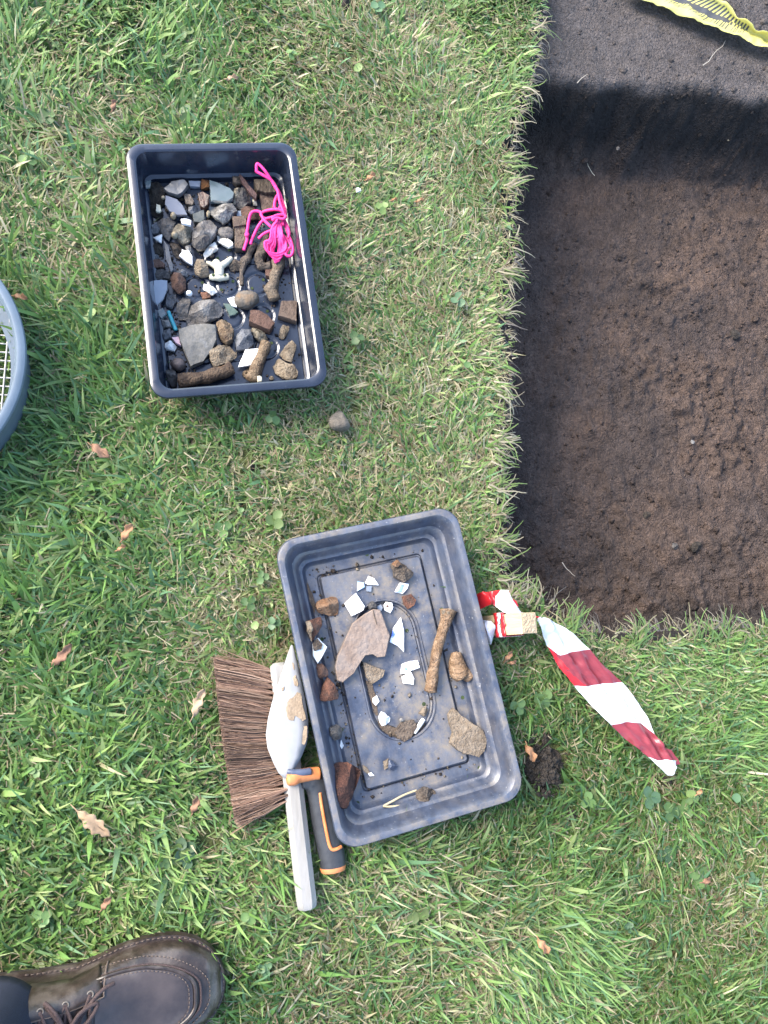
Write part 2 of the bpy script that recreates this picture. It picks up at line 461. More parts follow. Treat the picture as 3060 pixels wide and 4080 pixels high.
def terrain(x0, x1, y0, y1, step):
    nx, ny = int((x1 - x0) / step) + 1, int((y1 - y0) / step) + 1
    gx, gy = np.meshgrid(np.linspace(x0, x1, nx), np.linspace(y0, y1, ny))
    ins = inside(TRENCH, gx, gy)
    dist = polydist(TRENCH, gx, gy)
    base = -0.006 * vnoise(gx, gy, .05, 1, 5) - .020 * sstep(.016, 0, dist + .008 * (vnoise(gx, gy, .03, 18, 3) - .5))
    drop = sstep(0.0, 0.011, dist)
    coarse = np.clip(sstep(.50, .95, gx + .3 * (vnoise(gx, gy, .22, 9) - .5)) * .8 + .75 * sstep(.30, .0, gy), 0, 1)
    patch = sstep(.42, .62, vnoise(gx, gy, .20, 10, 3))            # scraped smooth or left crumbly
    rough = .12 + .88 * np.clip(coarse * .75 + patch * .45, 0, 1)
    fl = FLOOR + .018 * (vnoise(gx, gy, .30, 4, 3) - .5)
    cl = vnoise(gx, gy, .026, 5, 3); cl2 = vnoise(gx, gy, .011, 6, 3)
    fl = fl + rough * (.030 * (np.maximum(cl, .43) - .5) + .016 * (np.maximum(cl2, .42) - .5)) + .003 * (vnoise(gx, gy, .006, 15, 2) - .5) * rough
    # long shallow trowel scrapes
    sc = vnoise(gx * .35 + gy * .12, gy * 1.0 - gx * .5, .045, 16, 2)
    fl = fl + .006 * (sc - .5) * (1 - rough)
    led = -.035 + .016 * (vnoise(gx, gy, .16, 7, 4) - .5) + .008 * (vnoise(gx, gy, .02, 8, 4) - .5)
    s_l = gy - lip_y(gx) + (vnoise(gx, gy, .035, 12, 4) - .5) * .022
    kl = sstep(-.092, 0.006, s_l)
    clod = vnoise(gx, gy, .024, 13, 3)
    inner = fl * (1 - kl) + led * kl + np.minimum(1, 5 * kl * (1 - kl)) * (.014 * (np.maximum(clod, .4) - .55) + .012 * (np.maximum(vnoise(gx, gy, .011, 17, 3), .42) - .5))
    heap = np.exp(-np.maximum(dist - .01, 0) / .025) * .030 * vnoise(gx, gy, .06, 14, 4) * (1 - kl)
    gz = np.where(ins, base * (1 - drop) + (inner + heap) * drop, base)
    sl = np.where(inside(SLUMP, gx, gy), 1.0, 0.0) * sstep(0, .02, polydist(SLUMP, gx, gy))
    gz = np.where(ins, gz, gz - .03 * sl)
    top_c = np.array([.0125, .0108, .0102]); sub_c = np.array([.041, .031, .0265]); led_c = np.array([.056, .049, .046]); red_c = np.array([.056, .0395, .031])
    n1 = vnoise(gx, gy, .12, 21, 5)[..., None]; n2 = vnoise(gx, gy, .03, 22, 4)[..., None]; n3 = vnoise(gx, gy, .008, 23, 3)[..., None]
    r1 = sstep(.35, .65, n1)
    floor_c = (sub_c * (1 - r1) + red_c * r1) * (.40 + .62 * n2 + .62 * n3)
    h = gz[..., None]
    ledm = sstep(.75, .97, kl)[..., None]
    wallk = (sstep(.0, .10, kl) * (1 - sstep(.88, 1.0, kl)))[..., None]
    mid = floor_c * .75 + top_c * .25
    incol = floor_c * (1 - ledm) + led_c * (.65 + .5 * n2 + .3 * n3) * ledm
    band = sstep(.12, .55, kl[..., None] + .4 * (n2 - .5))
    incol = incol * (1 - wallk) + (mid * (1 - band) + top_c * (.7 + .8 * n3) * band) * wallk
    topsoil_shade = (sstep(.050, .012, dist + .03 * (n1[..., 0] - .5)))[..., None] * (1 - .5 * ledm)  # topsoil on the cut wall, plus wall shade painted onto the floor beside it
    incol = incol * (1 - topsoil_shade * .8) + top_c * topsoil_shade * .8 * (.7 + n3)
    turf_c = np.array([.085, .098, .036]) * (.5 + .9 * n2)
    bare = sstep(.020, .010, dist)[..., None]
    turf_c = turf_c * (1 - bare) + np.array([.022, .020, .019]) * bare
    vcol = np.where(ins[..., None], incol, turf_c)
    idx = np.arange(nx * ny).reshape(ny, nx)
    quads = np.stack([idx[:-1, :-1], idx[:-1, 1:], idx[1:, 1:], idx[1:, :-1]], -1).reshape(-1, 4)
    return dict(nx=nx, ny=ny, gx=gx, gy=gy, gz=gz, ins=ins, dist=dist, coarse=coarse, rough=rough, kl=kl, col=vcol, quads=quads, x0=x0, x1=x1, y0=y0, y1=y1)


def corners(a, fn):
    r_ = a[:-1, :-1]
    for q in (a[:-1, 1:], a[1:, 1:], a[1:, :-1]): r_ = fn(r_, q)
    return r_.reshape(-1)


def big_mesh(name, V, Q, colr, mat, nper=4):
    used = np.unique(Q)
    remap = np.full(len(V), -1); remap[used] = np.arange(len(used))
    Q = remap[Q]; V = V[used]; colr = colr[used]
    me = bpy.data.meshes.new(name)
    me.vertices.add(len(V)); me.vertices.foreach_set('co', V.astype(np.float32).ravel())
    nl = Q.size
    me.loops.add(nl); me.loops.foreach_set('vertex_index', Q.astype(np.int32).ravel())
    me.polygons.add(len(Q))
    me.polygons.foreach_set('loop_start', np.arange(0, nl, nper, dtype=np.int32))
    me.polygons.foreach_set('use_smooth', np.ones(len(Q), bool))
    me.update(calc_edges=True)
    ca = me.color_attributes.new('Col', 'FLOAT_COLOR', 'POINT')
    ca.data.foreach_set('color', np.concatenate([colr, np.ones((len(V), 1))], 1).astype(np.float32).ravel())
    me.materials.append(mat)
    o = bpy.data.objects.new(name, me); COL.objects.link(o)
    return o


TC = terrain(GX0, GX1, GY0, GY1, .012)
TF = terrain(.22, 1.78, E0[-1][1] - .12, 2.18, .0036)
V_ = np.stack([TC['gx'], TC['gy'], TC['gz']], -1).reshape(-1, 3)
keep_ = ~corners(TC['ins'] | (TC['dist'] < .018), np.logical_or)
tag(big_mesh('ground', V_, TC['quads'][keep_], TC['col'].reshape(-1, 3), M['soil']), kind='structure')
V_ = np.stack([TF['gx'], TF['gy'], TF['gz'] + np.where(TF['ins'], 0, .0012)], -1).reshape(-1, 3)
keep_ = corners(TF['ins'] | (TF['dist'] < .042), np.logical_or)
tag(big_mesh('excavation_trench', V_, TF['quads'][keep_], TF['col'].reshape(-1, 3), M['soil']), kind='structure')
X0, X1, Y0, Y1, B = GX0, GX1, GY0, GY1, 60
lv = [(-B, -B, -.004), (B, -B, -.004), (B, B, -.004), (-B, B, -.004), (X0, Y0, -.004), (X1, Y0, -.004), (X1, Y1, -.004), (X0, Y1, -.004)]
tag(mesh_obj('lawn', lv, [(0, 1, 5, 4), (1, 2, 6, 5), (2, 3, 7, 6), (3, 0, 4, 7)], M['lawn_far'], smooth=False), kind='structure')


def soil_z(x, y):
    i = np.clip(((x - TF['x0']) / (TF['x1'] - TF['x0']) * (TF['nx'] - 1)).round().astype(int), 0, TF['nx'] - 1)
    j = np.clip(((y - TF['y0']) / (TF['y1'] - TF['y0']) * (TF['ny'] - 1)).round().astype(int), 0, TF['ny'] - 1)
    return j, i


# ------------------------------------------------------------------ tray geometry shared numbers
def quad_frame(corn, z):
    P = [at(x, y, z, 'P') for x, y in corn]
    c = sum(P, Vector()) / 4
    ax = ((P[1] - P[0]) + (P[2] - P[3])) / 2
    ay = ((P[0] - P[3]) + (P[1] - P[2])) / 2
    w, l = ax.length, ay.length
    ang = (math.atan2(ax.y, ax.x) + math.atan2(ay.y, ay.x) - math.pi / 2) / 2
    return c, w, l, ang


T1_BASE, T1_RIM = .013, .071
T2_BASE, T2_RIM = .013, .064
t1c, t1w, t1l, t1a = quad_frame([(270, 309), (635, 306), (713, 832), (326, 862)], T1_RIM)
t2c, t2w, t2l, t2a = quad_frame([(590, 1172), (985, 1088), (1137, 1722), (733, 1843)], T2_RIM)


def rect_poly(c, w, l, a, inset):
    hw, hl = w / 2 - inset, l / 2 - inset
    ca, sa = math.cos(a), math.sin(a)
    return [(c.x + ca * x - sa * y, c.y + sa * x + ca * y) for x, y in ((-hw, -hl), (hw, -hl), (hw, hl), (-hw, hl))]


def ppoly(pts, fr, z=0.0):
    return [tuple(at(x, y, z, fr))[:2] for x, y in pts]


# where turf is pressed down or missing: (polygon, greatest blade height)
PRESS = [(rect_poly(t1c, t1w, t1l, t1a, .018), 0), (rect_poly(t2c, t2w, t2l, t2a, .026), 0),
         (rect_poly(t1c, t1w, t1l, t1a, .004), .016), (rect_poly(t2c, t2w, t2l, t2a, .006), .016),
         (ppoly([(1075, 2640), (1150, 2600), (1190, 3100), (1270, 3600), (1180, 3610), (1120, 3100)], 'N'), .006),
         (ppoly([(845, 2625), (1100, 2680), (1145, 3185), (935, 3270)], 'N'), .006),
         (ppoly([(1120, 3070), (1330, 3060), (1370, 3470), (1290, 3480), (1220, 3150)], 'N'), .006),
         (ppoly([(10, 340), (400, 310), (650, 280), (800, 200), (1000, 130), (1200, 120), (1340, 150), (1470, 240), (1535, 380), (1500, 520), (1400, 640), (1300, 800), (300, 900), (0, 800)], 'S'), .004),
         (ppoly([(545, 315), (900, 530), (1145, 770), (1385, 1150), (1500, 1350), (1480, 1440), (1335, 1315), (1065, 1085), (800, 795), (600, 500)], 'G', .02), .022),
         (ppoly([(2085, 2965), (2190, 2935), (2275, 3000), (2275, 3070), (2240, 3120), (2190, 3200), (2140, 3195), (2105, 3130), (2080, 3080)], 'N'), .0005),
         (ppoly([(1310, 1660), (1350, 1635), (1400, 1690), (1380, 1715), (1320, 1710)], 'N'), .002),
         (ppoly([(1965, 2440), (2030, 2440), (2030, 2535), (1965, 2535)], 'N'), 0)]
BARE = [(at(2660, 3110).to_2d(), .016), (at(2290, 3260).to_2d(), .014), (at(1800, 1560).to_2d(), .012), (at(385, 1835).to_2d(), .014), (at(1000, 1850).to_2d(), .016), (at(690, 1890).to_2d(), .012),
        (at(815, 3330).to_2d(), .016), (at(1380, 5).to_2d(), .02), (at(1720, 130).to_2d(), .010), (at(180, 600).to_2d(), .02), (at(1430, 1640).to_2d(), .012), (at(1560, 1640).to_2d(), .012)]
DRY = [(at(1560, 1200), .10, .6), (at(1450, 620), .08, .5), (at(1650, 260), .06, .6), (at(1000, 3000), .12, .1), (at(1450, 2050), .08, .35), (at(1750, 1750), .10, .45),
       (at(1500, 3750), .16, .3), (at(500, 950), .12, .3), (at(2900, 3700), .08, .4), (at(250, 700), .10, .3), (at(1780, 900), .08, .4), (at(800, 2560), .07, .3), (at(1000, 1950), .10, .3)]


STRIP = [(*at(u, v).to_2d(), w_, a_) for u, v, w_, a_ in [(1500, 150, .07, .28), (1650, 380, .08, .36), (1620, 700, .09, .38), (1580, 1000, .09, .44), (1640, 1300, .08, .44), (1680, 1600, .08, .34), (1620, 1900, .08, .26), (1000, 130, .10, .22), (350, 380, .10, .20), (250, 800, .10, .22), (2600, 3400, .08, .12), (1600, 3700, .12, .22), (980, 2480, .05, .3)]]


def make_grass():
    dens_core, dens_far = 150000, 42000          # blades per square metre
    vis = [tuple(at(x, y, 0))[:2] for x, y in ((-350, -350), (3400, -350), (3400, 4430), (-350, 4430))]
    A = (GX1 - GX0) * (GY1 - GY0)
    n = int(A * dens_core)
    x = rng.uniform(GX0, GX1, n); y = rng.uniform(GY0, GY1, n)
    core = inside(vis, x, y)
    keep = core | (rng.random(n) < dens_far / dens_core)
    keep &= ~inside(TRENCH, x, y)
    # grow in tufts
    tuft = vnoise(x, y, .022, 31, 2)
    keep &= rng.random(n) < (.35 + 1.05 * tuft)
    x, y, core = x[keep], y[keep], core[keep]
    n = len(x)
    dn = vnoise(x, y, .11, 41, 4)
    dry = .02 + np.clip((dn - .53) * 1.5, 0, .26) + .12 * sstep(-.12, .12, x) * sstep(-.2, .0, y)
    for p, r, a in DRY:
        dry = dry + a * np.exp(-((x - p.x) ** 2 + (y - p.y) ** 2) / (2 * r * r))
    edge = polydist(E0, x, y, closed=False)
    for (ax_, ay_, aw_, am_) in STRIP:
        dry = dry + 1.6 * am_ * np.exp(-(((x - ax_) ** 2 + (y - ay_) ** 2) / (2 * aw_ * aw_)))
    dry = np.minimum(dry, .72) + .35 * np.exp(-edge / .016)
    lush = vnoise(x, y, .07, 44, 3)
    u = rng.random(n)
    kind = np.where(u < dry * .85, 2, np.where(u < dry * .85 + .06, 3, 0))   # 0 green, 2 straw, 3 brown
    length = rng.gamma(8, .0033, n) * (.42 + 1.15 * lush) * (1.12 - .36 * sstep(-.22, .10, x + .12 * (dn - .5)) * sstep(-.25, .05, y))
    length *= np.where(kind == 2, .85, 1.0) * np.where(kind == 3, .6, 1.0)
    length *= 1 - .25 * np.exp(-edge / .012)
    length = np.clip(length, .010, .085)
    width = rng.uniform(.0010, .0023, n) * (1.15 - .25 * sstep(-.22, .10, x)) * np.where(kind >= 2, .75, 1.0)
    wide = rng.random(n) < .07
    width[wide] *= 1.7; length[wide] *= 1.15
    # lie of the blades: slowly turning flow plus scatter; fringe hangs over the trench
    fl_a = (vnoise(x, y, .22, 51, 3) - .5) * 9.0 + 1.2
    az = fl_a + rng.normal(0, 1.0, n)
    nearE = edge < .018
    az = np.where(nearE & (y > ye + .01), rng.normal(-.35, 1.3, n), az)
    az = np.where(nearE & (y <= ye + .03) & (x > .33), rng.normal(-1.2, 1.3, n), az)
    lean = np.clip(rng.normal(.85, .33, n), .08, 1.45)
    lean = np.where(kind >= 2, np.clip(rng.normal(1.05, .3, n), .2, 1.5), lean)
    curl = rng.uniform(.1, .75, n)
    hmax = np.full(n, .060)
    for poly, hm in PRESS:
        m = inside(poly, x, y)
        hmax[m] = np.minimum(hmax[m], hm)
    ok = hmax > .001
    ok &= ~((edge < .014) & (rng.random(n) < .80))
    for c, r in BARE:
        d = np.hypot(x - c.x, y - c.y)
        ok &= ~((d < r * 1.35) & (rng.random(n) < .96))
    z0 = np.interp(vnoise(x, y, .05, 1, 5), [0, 1], [0, -.006])
    segs = 3
    ts = np.linspace(0, 1, segs + 1)
    dx, dy = np.cos(az), np.sin(az)
    px_, pz_ = np.zeros(n), np.zeros(n)
    ring_r, ring_z = [px_.copy()], [pz_.copy()]
    for k in range(segs):
        th = np.minimum(lean + curl * (k + .5) / segs * 1.2, 1.62)
        px_ = px_ + np.sin(th) * length / segs
        pz_ = pz_ + np.cos(th) * length / segs
        ring_r.append(px_.copy()); ring_z.append(pz_.copy())
    top = np.max(np.stack(ring_z), 0)
    sq = np.minimum(1, hmax / np.maximum(top, 1e-5))
    sx, sy = -dy, dx
    twist = rng.normal(0, .5, n)
    V = np.zeros((n, 7, 3))
    wk = [.8, 1.0, .78]
    for k in range(3):
        cx_ = x + dx * ring_r[k]; cy_ = y + dy * ring_r[k]; cz_ = z0 + .001 + ring_z[k] * sq
        w = width * wk[k]
        ox = sx * np.cos(twist); oy = sy * np.cos(twist); oz = np.sin(twist) * .6
        V[:, 2 * k, 0] = cx_ - ox * w; V[:, 2 * k, 1] = cy_ - oy * w; V[:, 2 * k, 2] = cz_ - oz * w
        V[:, 2 * k + 1, 0] = cx_ + ox * w; V[:, 2 * k + 1, 1] = cy_ + oy * w; V[:, 2 * k + 1, 2] = cz_ + oz * w
    V[:, 6, 0] = x + dx * ring_r[3]; V[:, 6, 1] = y + dy * ring_r[3]; V[:, 6, 2] = z0 + .001 + ring_z[3] * sq
    g = np.array([[.106, .205, .050], [.128, .232, .062], [.172, .268, .082], [.098, .190, .088], [.215, .280, .108], [.070, .145, .044]])
    gi = rng.integers(0, len(g), n)
    colr = g[gi] * rng.uniform(.75, 1.25, (n, 1))
    tone = (vnoise(x, y, .16, 61, 3) - .5)[:, None]
    colr = colr * (1 + .5 * tone) + np.array([.05, .02, 0]) * np.clip(tone, 0, 1) * .8
    stw = np.array([[.38, .34, .21], [.31, .28, .16], [.42, .39, .27], [.28, .30, .14]])
    brn = np.array([[.16, .10, .055], [.22, .15, .085], [.10, .07, .04]])
    colr = np.where((kind == 2)[:, None], stw[rng.integers(0, 4, n)] * rng.uniform(.75, 1.15, (n, 1)), colr)
    colr = np.where((kind == 3)[:, None], brn[rng.integers(0, 3, n)] * rng.uniform(.7, 1.2, (n, 1)), colr)
    V = V[ok]; colr = colr[ok]; n = len(V)
    # colour runs paler to the root as in real blades (sheath)
    C = np.repeat(colr[:, None, :], 7, 1)
    C[:, 0:2] = C[:, 0:2] * .65 + np.array([.20, .19, .09]) * .35
    b = (np.arange(n) * 7)[:, None]
    tris = np.concatenate([b + np.array([[0, 1, 3]]), b + np.array([[0, 3, 2]]), b + np.array([[2, 3, 5]]), b + np.array([[2, 5, 4]]), b + np.array([[4, 5, 6]])], 0)
    o = big_mesh('grass', V.reshape(-1, 3), tris, C.reshape(-1, 3), M['grass'], 3)
    tag(o, kind='stuff')
    print('blades', n)


make_grass()


def thatch():
    """cut stalks and dead blades lying flat between the living ones"""
    n = 75000
    vis = [tuple(at(x, y, 0))[:2] for x, y in ((-200, -200), (3260, -200), (3260, 4280), (-200, 4280))]
    x = rng.uniform(-.75, 1.1, n); y = rng.uniform(-.85, 1.25, n)
    k = inside(vis, x, y) & ~inside(TRENCH, x, y)
    for poly, hm in PRESS:
        if hm <= .006: k &= ~inside(poly, x, y)
    x, y = x[k], y[k]; n = len(x)
    az = rng.uniform(0, 6.28, n); L = rng.gamma(4, .0030, n); w = rng.uniform(.0003, .0008, n)
    z = rng.uniform(.003, .017, n); dz = rng.normal(0, .15, n) * L
    dx, dy = np.cos(az) * L / 2, np.sin(az) * L / 2
    ox, oy = -np.sin(az) * w, np.cos(az) * w
    V = np.zeros((n, 4, 3))
    V[:, 0] = np.stack([x - dx - ox, y - dy - oy, z], 1); V[:, 1] = np.stack([x - dx + ox, y - dy + oy, z], 1)
    V[:, 2] = np.stack([x + dx + ox, y + dy + oy, z + dz], 1); V[:, 3] = np.stack([x + dx - ox, y + dy - oy, z + dz], 1)
    pal = np.array([[.30, .25, .15], [.24, .19, .11], [.17, .12, .07], [.36, .31, .20], [.12, .13, .05], [.18, .22, .08], [.14, .19, .06]])
    c = pal[rng.integers(0, 7, n)] * rng.uniform(.7, 1.2, (n, 1))
    tag(big_mesh('thatch', V.reshape(-1, 3), (np.arange(n) * 4)[:, None] + np.array([[0, 1, 2, 3]]), np.repeat(c, 4, 0), M['grass']), kind='stuff')


thatch()


def weeds():
    """clover, buttercup and daisy leaves scattered low in the turf"""
    V, Fc, C = [], [], []
    spots = []
    for _ in range(150):
        spots.append((rnd.uniform(-.6, .9), rnd.uniform(-.75, 1.1), rnd.uniform(.003, .0075)))
    for (u, v, r) in [(735, 3370, .012), (745, 3410, .010), (720, 3390, .011), (640, 3540, .013), (700, 3550, .014), (2560, 3165, .013), (2640, 3220, .011), (2700, 3215, .012),
                      (2150, 2780, .012), (2630, 3400, .012), (2320, 3180, .010), (2520, 2980, .009), (1095, 2080, .011), (750, 480, .012), (735, 160, .012), (190, 495, .011),
                      (1650, 3620, .012), (2760, 3480, .014), (2900, 3170, .010), (2120, 2975, .010), (1500, 60, .010), (1780, 50, .009), (1420, 300, .010)]:
        p = at(u, v, 0); spots.append((p.x, p.y, r * .72))
    sx = np.array([s[0] for s in spots]); sy = np.array([s[1] for s in spots])
    bad = inside(TRENCH, sx, sy) | (polydist(E0, sx, sy, False) < .015)
    for poly, hm in PRESS: bad |= inside(poly, sx, sy)
    for (x, y, r), bb in zip(spots, bad):
        if bb: continue
        big = r > .0078
        nl = rnd.choice((1, 3, 3)) if not big else 3
        z = rnd.uniform(.012, .022)
        a0 = rnd.uniform(0, 6.28)
        g = rnd.choice(((.085, .16, .05), (.11, .19, .06), (.085, .16, .075), (.14, .21, .06)))
        k = rnd.uniform(.6, .95) * (.72 if big else 1)
        for j in range(nl):
            a = a0 + j * 2.09 + rnd.uniform(-.2, .2)
            cx_, cy_ = x + math.cos(a) * r * (.9 if nl > 1 else 0), y + math.sin(a) * r * (.9 if nl > 1 else 0)
            tx, ty = rnd.gauss(0, .25), rnd.gauss(0, .25)
            b0 = len(V)
            V.append((cx_, cy_, z - .0006)); C.append(tuple(q * k * 1.1 for q in g))
            m = 10
            for i in range(m):
                t = i / m * 6.283
                rr = r * (1 - .22 * math.cos(t) ** 8 * (1 if math.cos(t) > 0 else 0)) * rnd.uniform(.93, 1.05)
                lx, ly = rr * math.cos(t), rr * .85 * math.sin(t)
                X = cx_ + math.cos(a) * lx - math.sin(a) * ly; Y = cy_ + math.sin(a) * lx + math.cos(a) * ly
                V.append((X, Y, z + .001 + tx * (X - cx_) + ty * (Y - cy_))); C.append(tuple(q * k for q in g))
                Fc.append((b0, b0 + 1 + i, b0 + 1 + (i + 1) % m))
    tag(big_mesh('lawn_weeds', np.array(V), np.array(Fc), np.array(C), M['weed'], 3), kind='stuff')


weeds()


def fringe():
    """dead stalks, roots and long blades that hang over the cut turf edge and lie in the trench"""
    V, Fc, C = [], [], []

    def strand(p, az, L, w, c, sag, z):
        b0 = len(V); n = 5
        a = az
        q = Vector(p)
        th = rnd.uniform(-.1, .5)
        for i in range(n + 1):
            d = Vector((math.cos(a), math.sin(a), 0)); s = Vector((-d.y, d.x, 0)) * w * (1 - .6 * i / n)
            V.append(tuple(q - s)); V.append(tuple(q + s)); C.append(c); C.append(c)
            if i:
                k = b0 + 2 * (i - 1)
                Fc.append((k, k + 1, k + 3, k + 2))
            q = q + d * (L / n) * math.cos(th) + Vector((0, 0, math.sin(th) * L / n))
            th -= sag / n
            a += rnd.gauss(0, .22)
    cols = [(.24, .21, .14), (.19, .16, .105), (.29, .26, .18), (.12, .18, .05), (.16, .22, .07), (.16, .14, .10), (.12, .11, .10), (.10, .09, .08)]
    for i in range(len(E0) - 1):
        a, b = Vector((*E0[i], 0)), Vector((*E0[i + 1], 0))
        d = (b - a)
        nrm = math.atan2(d.x, -d.y) + math.pi if False else math.atan2(-d.x, d.y) + math.pi
        inward = math.atan2(d.x, -d.y)
        # the trench lies to the left of the walk down the edge
        for _ in range(int(d.length / .0022)):
            t = rnd.random()
            p = a + d * t
            ang = math.atan2(d.y, d.x) + math.pi / 2
            L = abs(rnd.gauss(.010, .012)) + .004
            strand((p.x, p.y, rnd.uniform(.0, .02)), ang + rnd.gauss(0, .6), L, rnd.uniform(.0004, .0013), rnd.choice(cols), rnd.uniform(.4, 2.2), 0)
        for _ in range(int(d.length / .004)):          # fine pale roots in the cut face
            p = a + d * rnd.random()
            ang = math.atan2(d.y, d.x) + math.pi / 2
            q = p + Vector((math.cos(ang), math.sin(ang), 0)) * .006
            strand((q.x, q.y, rnd.uniform(-.07, -.01)), ang + rnd.gauss(0, .7), rnd.uniform(.01, .035), rnd.uniform(.0002, .0005), rnd.choice([(.3, .27, .22), (.22, .19, .15), (.16, .14, .11)]), rnd.uniform(.5, 2), 0)
    for k_ in range(34):                                  # pale tufts that lean out over the cut
        i = rnd.randrange(len(E0) - 1)
        a, b = Vector((*E0[i], 0)), Vector((*E0[i + 1], 0))
        p = a.lerp(b, rnd.random()); ang = math.atan2(b.y - a.y, b.x - a.x) + math.pi / 2
        back = Vector((math.cos(ang), math.sin(ang), 0)) * -.012
        base_ang = ang + rnd.gauss(0, .45)
        for _ in range(rnd.randint(8, 26)):
            q = p + back + Vector((rnd.gauss(0, .006), rnd.gauss(0, .006), rnd.uniform(.006, .020)))
            strand(tuple(q), base_ang + rnd.gauss(0, .45), rnd.uniform(.018, .050), rnd.uniform(.0006, .0016), rnd.choice([(.12, .20, .06), (.15, .23, .07), (.10, .17, .06), (.22, .2, .12)] if b.y < ye + .02 else cols[:5] + [(.31, .28, .20), (.14, .2, .07)]), rnd.uniform(.2, 1.6), 0)
    # long roots in the dark far wall and stray stalks on the soil
    for (x0, y0, x1, y1, z) in [(2515, 465, 2690, 370, -.09), (2760, 425, 2830, 350, -.08), (2300, 330, 2330, 300, -.03), (2900, 560, 3000, 470, -.10), (2560, 610, 2600, 540, -.16), (2370, 700, 2300, 660, -.17),
                                (2800, 260, 2920, 180, -.028), (2240, 2240, 2270, 2310, -.16)]:
        p, q = at(x0, y0, z), at(x1, y1, z)
        dd = q - p
        strand(tuple(p), math.atan2(dd.y, dd.x), dd.length, .0009, rnd.choice([(.34, .31, .26), (.4, .37, .28), (.25, .24, .16)]), .1, 0)
    tag(big_mesh('turf_fringe', np.array(V), np.array(Fc), np.array(C), M['grass']), kind='stuff')


fringe()


def crumbs():
    """loose soil crumbs on the trench floor and ledge"""
    n = 46000
    x = rng.uniform(.25, 1.5, n); y = rng.uniform(-.08, 1.5, n)
    j, i = soil_z(x, y)
    z = TF['gz'][j, i]
    k = TF['ins'][j, i] & (TF['dist'][j, i] > .010)
    w = .15 + .85 * TF['rough'][j, i] + .9 * np.minimum(1, 5 * TF['kl'][j, i] * (1 - TF['kl'][j, i]))
    k &= rng.random(n) < w * (.15 + 1.1 * vnoise(x, y, .05, 71, 3))
    x, y, z = x[k], y[k], z[k]; cc = TF['col'][j[k], i[k]]; cz = TF['rough'][j[k], i[k]]
    n = len(x)
    r = rng.gamma(1.6, .0009, n) + .0005
    r = np.where(rng.random(n) < .07 * cz, r * 2.6, r)
    r = np.minimum(r, .010)
    oc = np.array([[1, 0, 0], [0, 1, 0], [-1, 0, 0], [0, -1, 0], [.2, .1, .75], [0, 0, -.5]], float)
    V = oc[None] * r[:, None, None] * rng.uniform(.6, 1.3, (n, 6, 1))
    a = rng.uniform(0, 6.28, n)
    ca, sa = np.cos(a)[:, None], np.sin(a)[:, None]
    V = np.stack([V[..., 0] * ca - V[..., 1] * sa, V[..., 0] * sa + V[..., 1] * ca, V[..., 2]], -1)
    V += np.stack([x, y, z - r * .12], -1)[:, None]
    ft = np.array([[0, 1, 4], [1, 2, 4], [2, 3, 4], [3, 0, 4], [1, 0, 5], [2, 1, 5], [3, 2, 5], [0, 3, 5]])
    T = ((np.arange(n) * 6)[:, None, None] + ft[None]).reshape(-1, 3)
    c = np.repeat(cc * rng.uniform(.75, 1.3, (n, 1)), 6, 0)
    o = big_mesh('soil_crumbs', V.reshape(-1, 3), T, c, M['soil'], 3)
    tag(o, kind='stuff')


crumbs()


# ------------------------------------------------------------------ generic solids
PROF = {
    'flat': [(.93, 0), (1, .18), (1, .78), (.955, 1.0), (.62, 1.02), (.28, 1.0)],
    'rock': [(.84, 0), (1, .22), (1, .55), (.94, .84), (.80, 1.0), (.62, 1.0), (.42, 1.0), (.2, 1.0)],
    'round': [(.52, 0), (.86, .16), (1, .45), (.94, .70), (.76, .90), (.42, 1.02)],
    'slab': [(.97, 0), (1, .08), (1, .88), (.965, 1.0), (.82, 1.0), (.6, 1.0), (.25, 1.0)],
}


def resample(P, n):
    """n points round the outline, every corner kept"""
    P = [Vector(p) for p in P]
    m = len(P)
    E_ = [(P[(i + 1) % m] - P[i]).length for i in range(m)]
    T_ = sum(E_)
    out = []
    for i in range(m):
        k = max(1, round(n * E_[i] / T_))
        for j in range(k):
            out.append(P[i].lerp(P[(i + 1) % m], j / k))
    return out


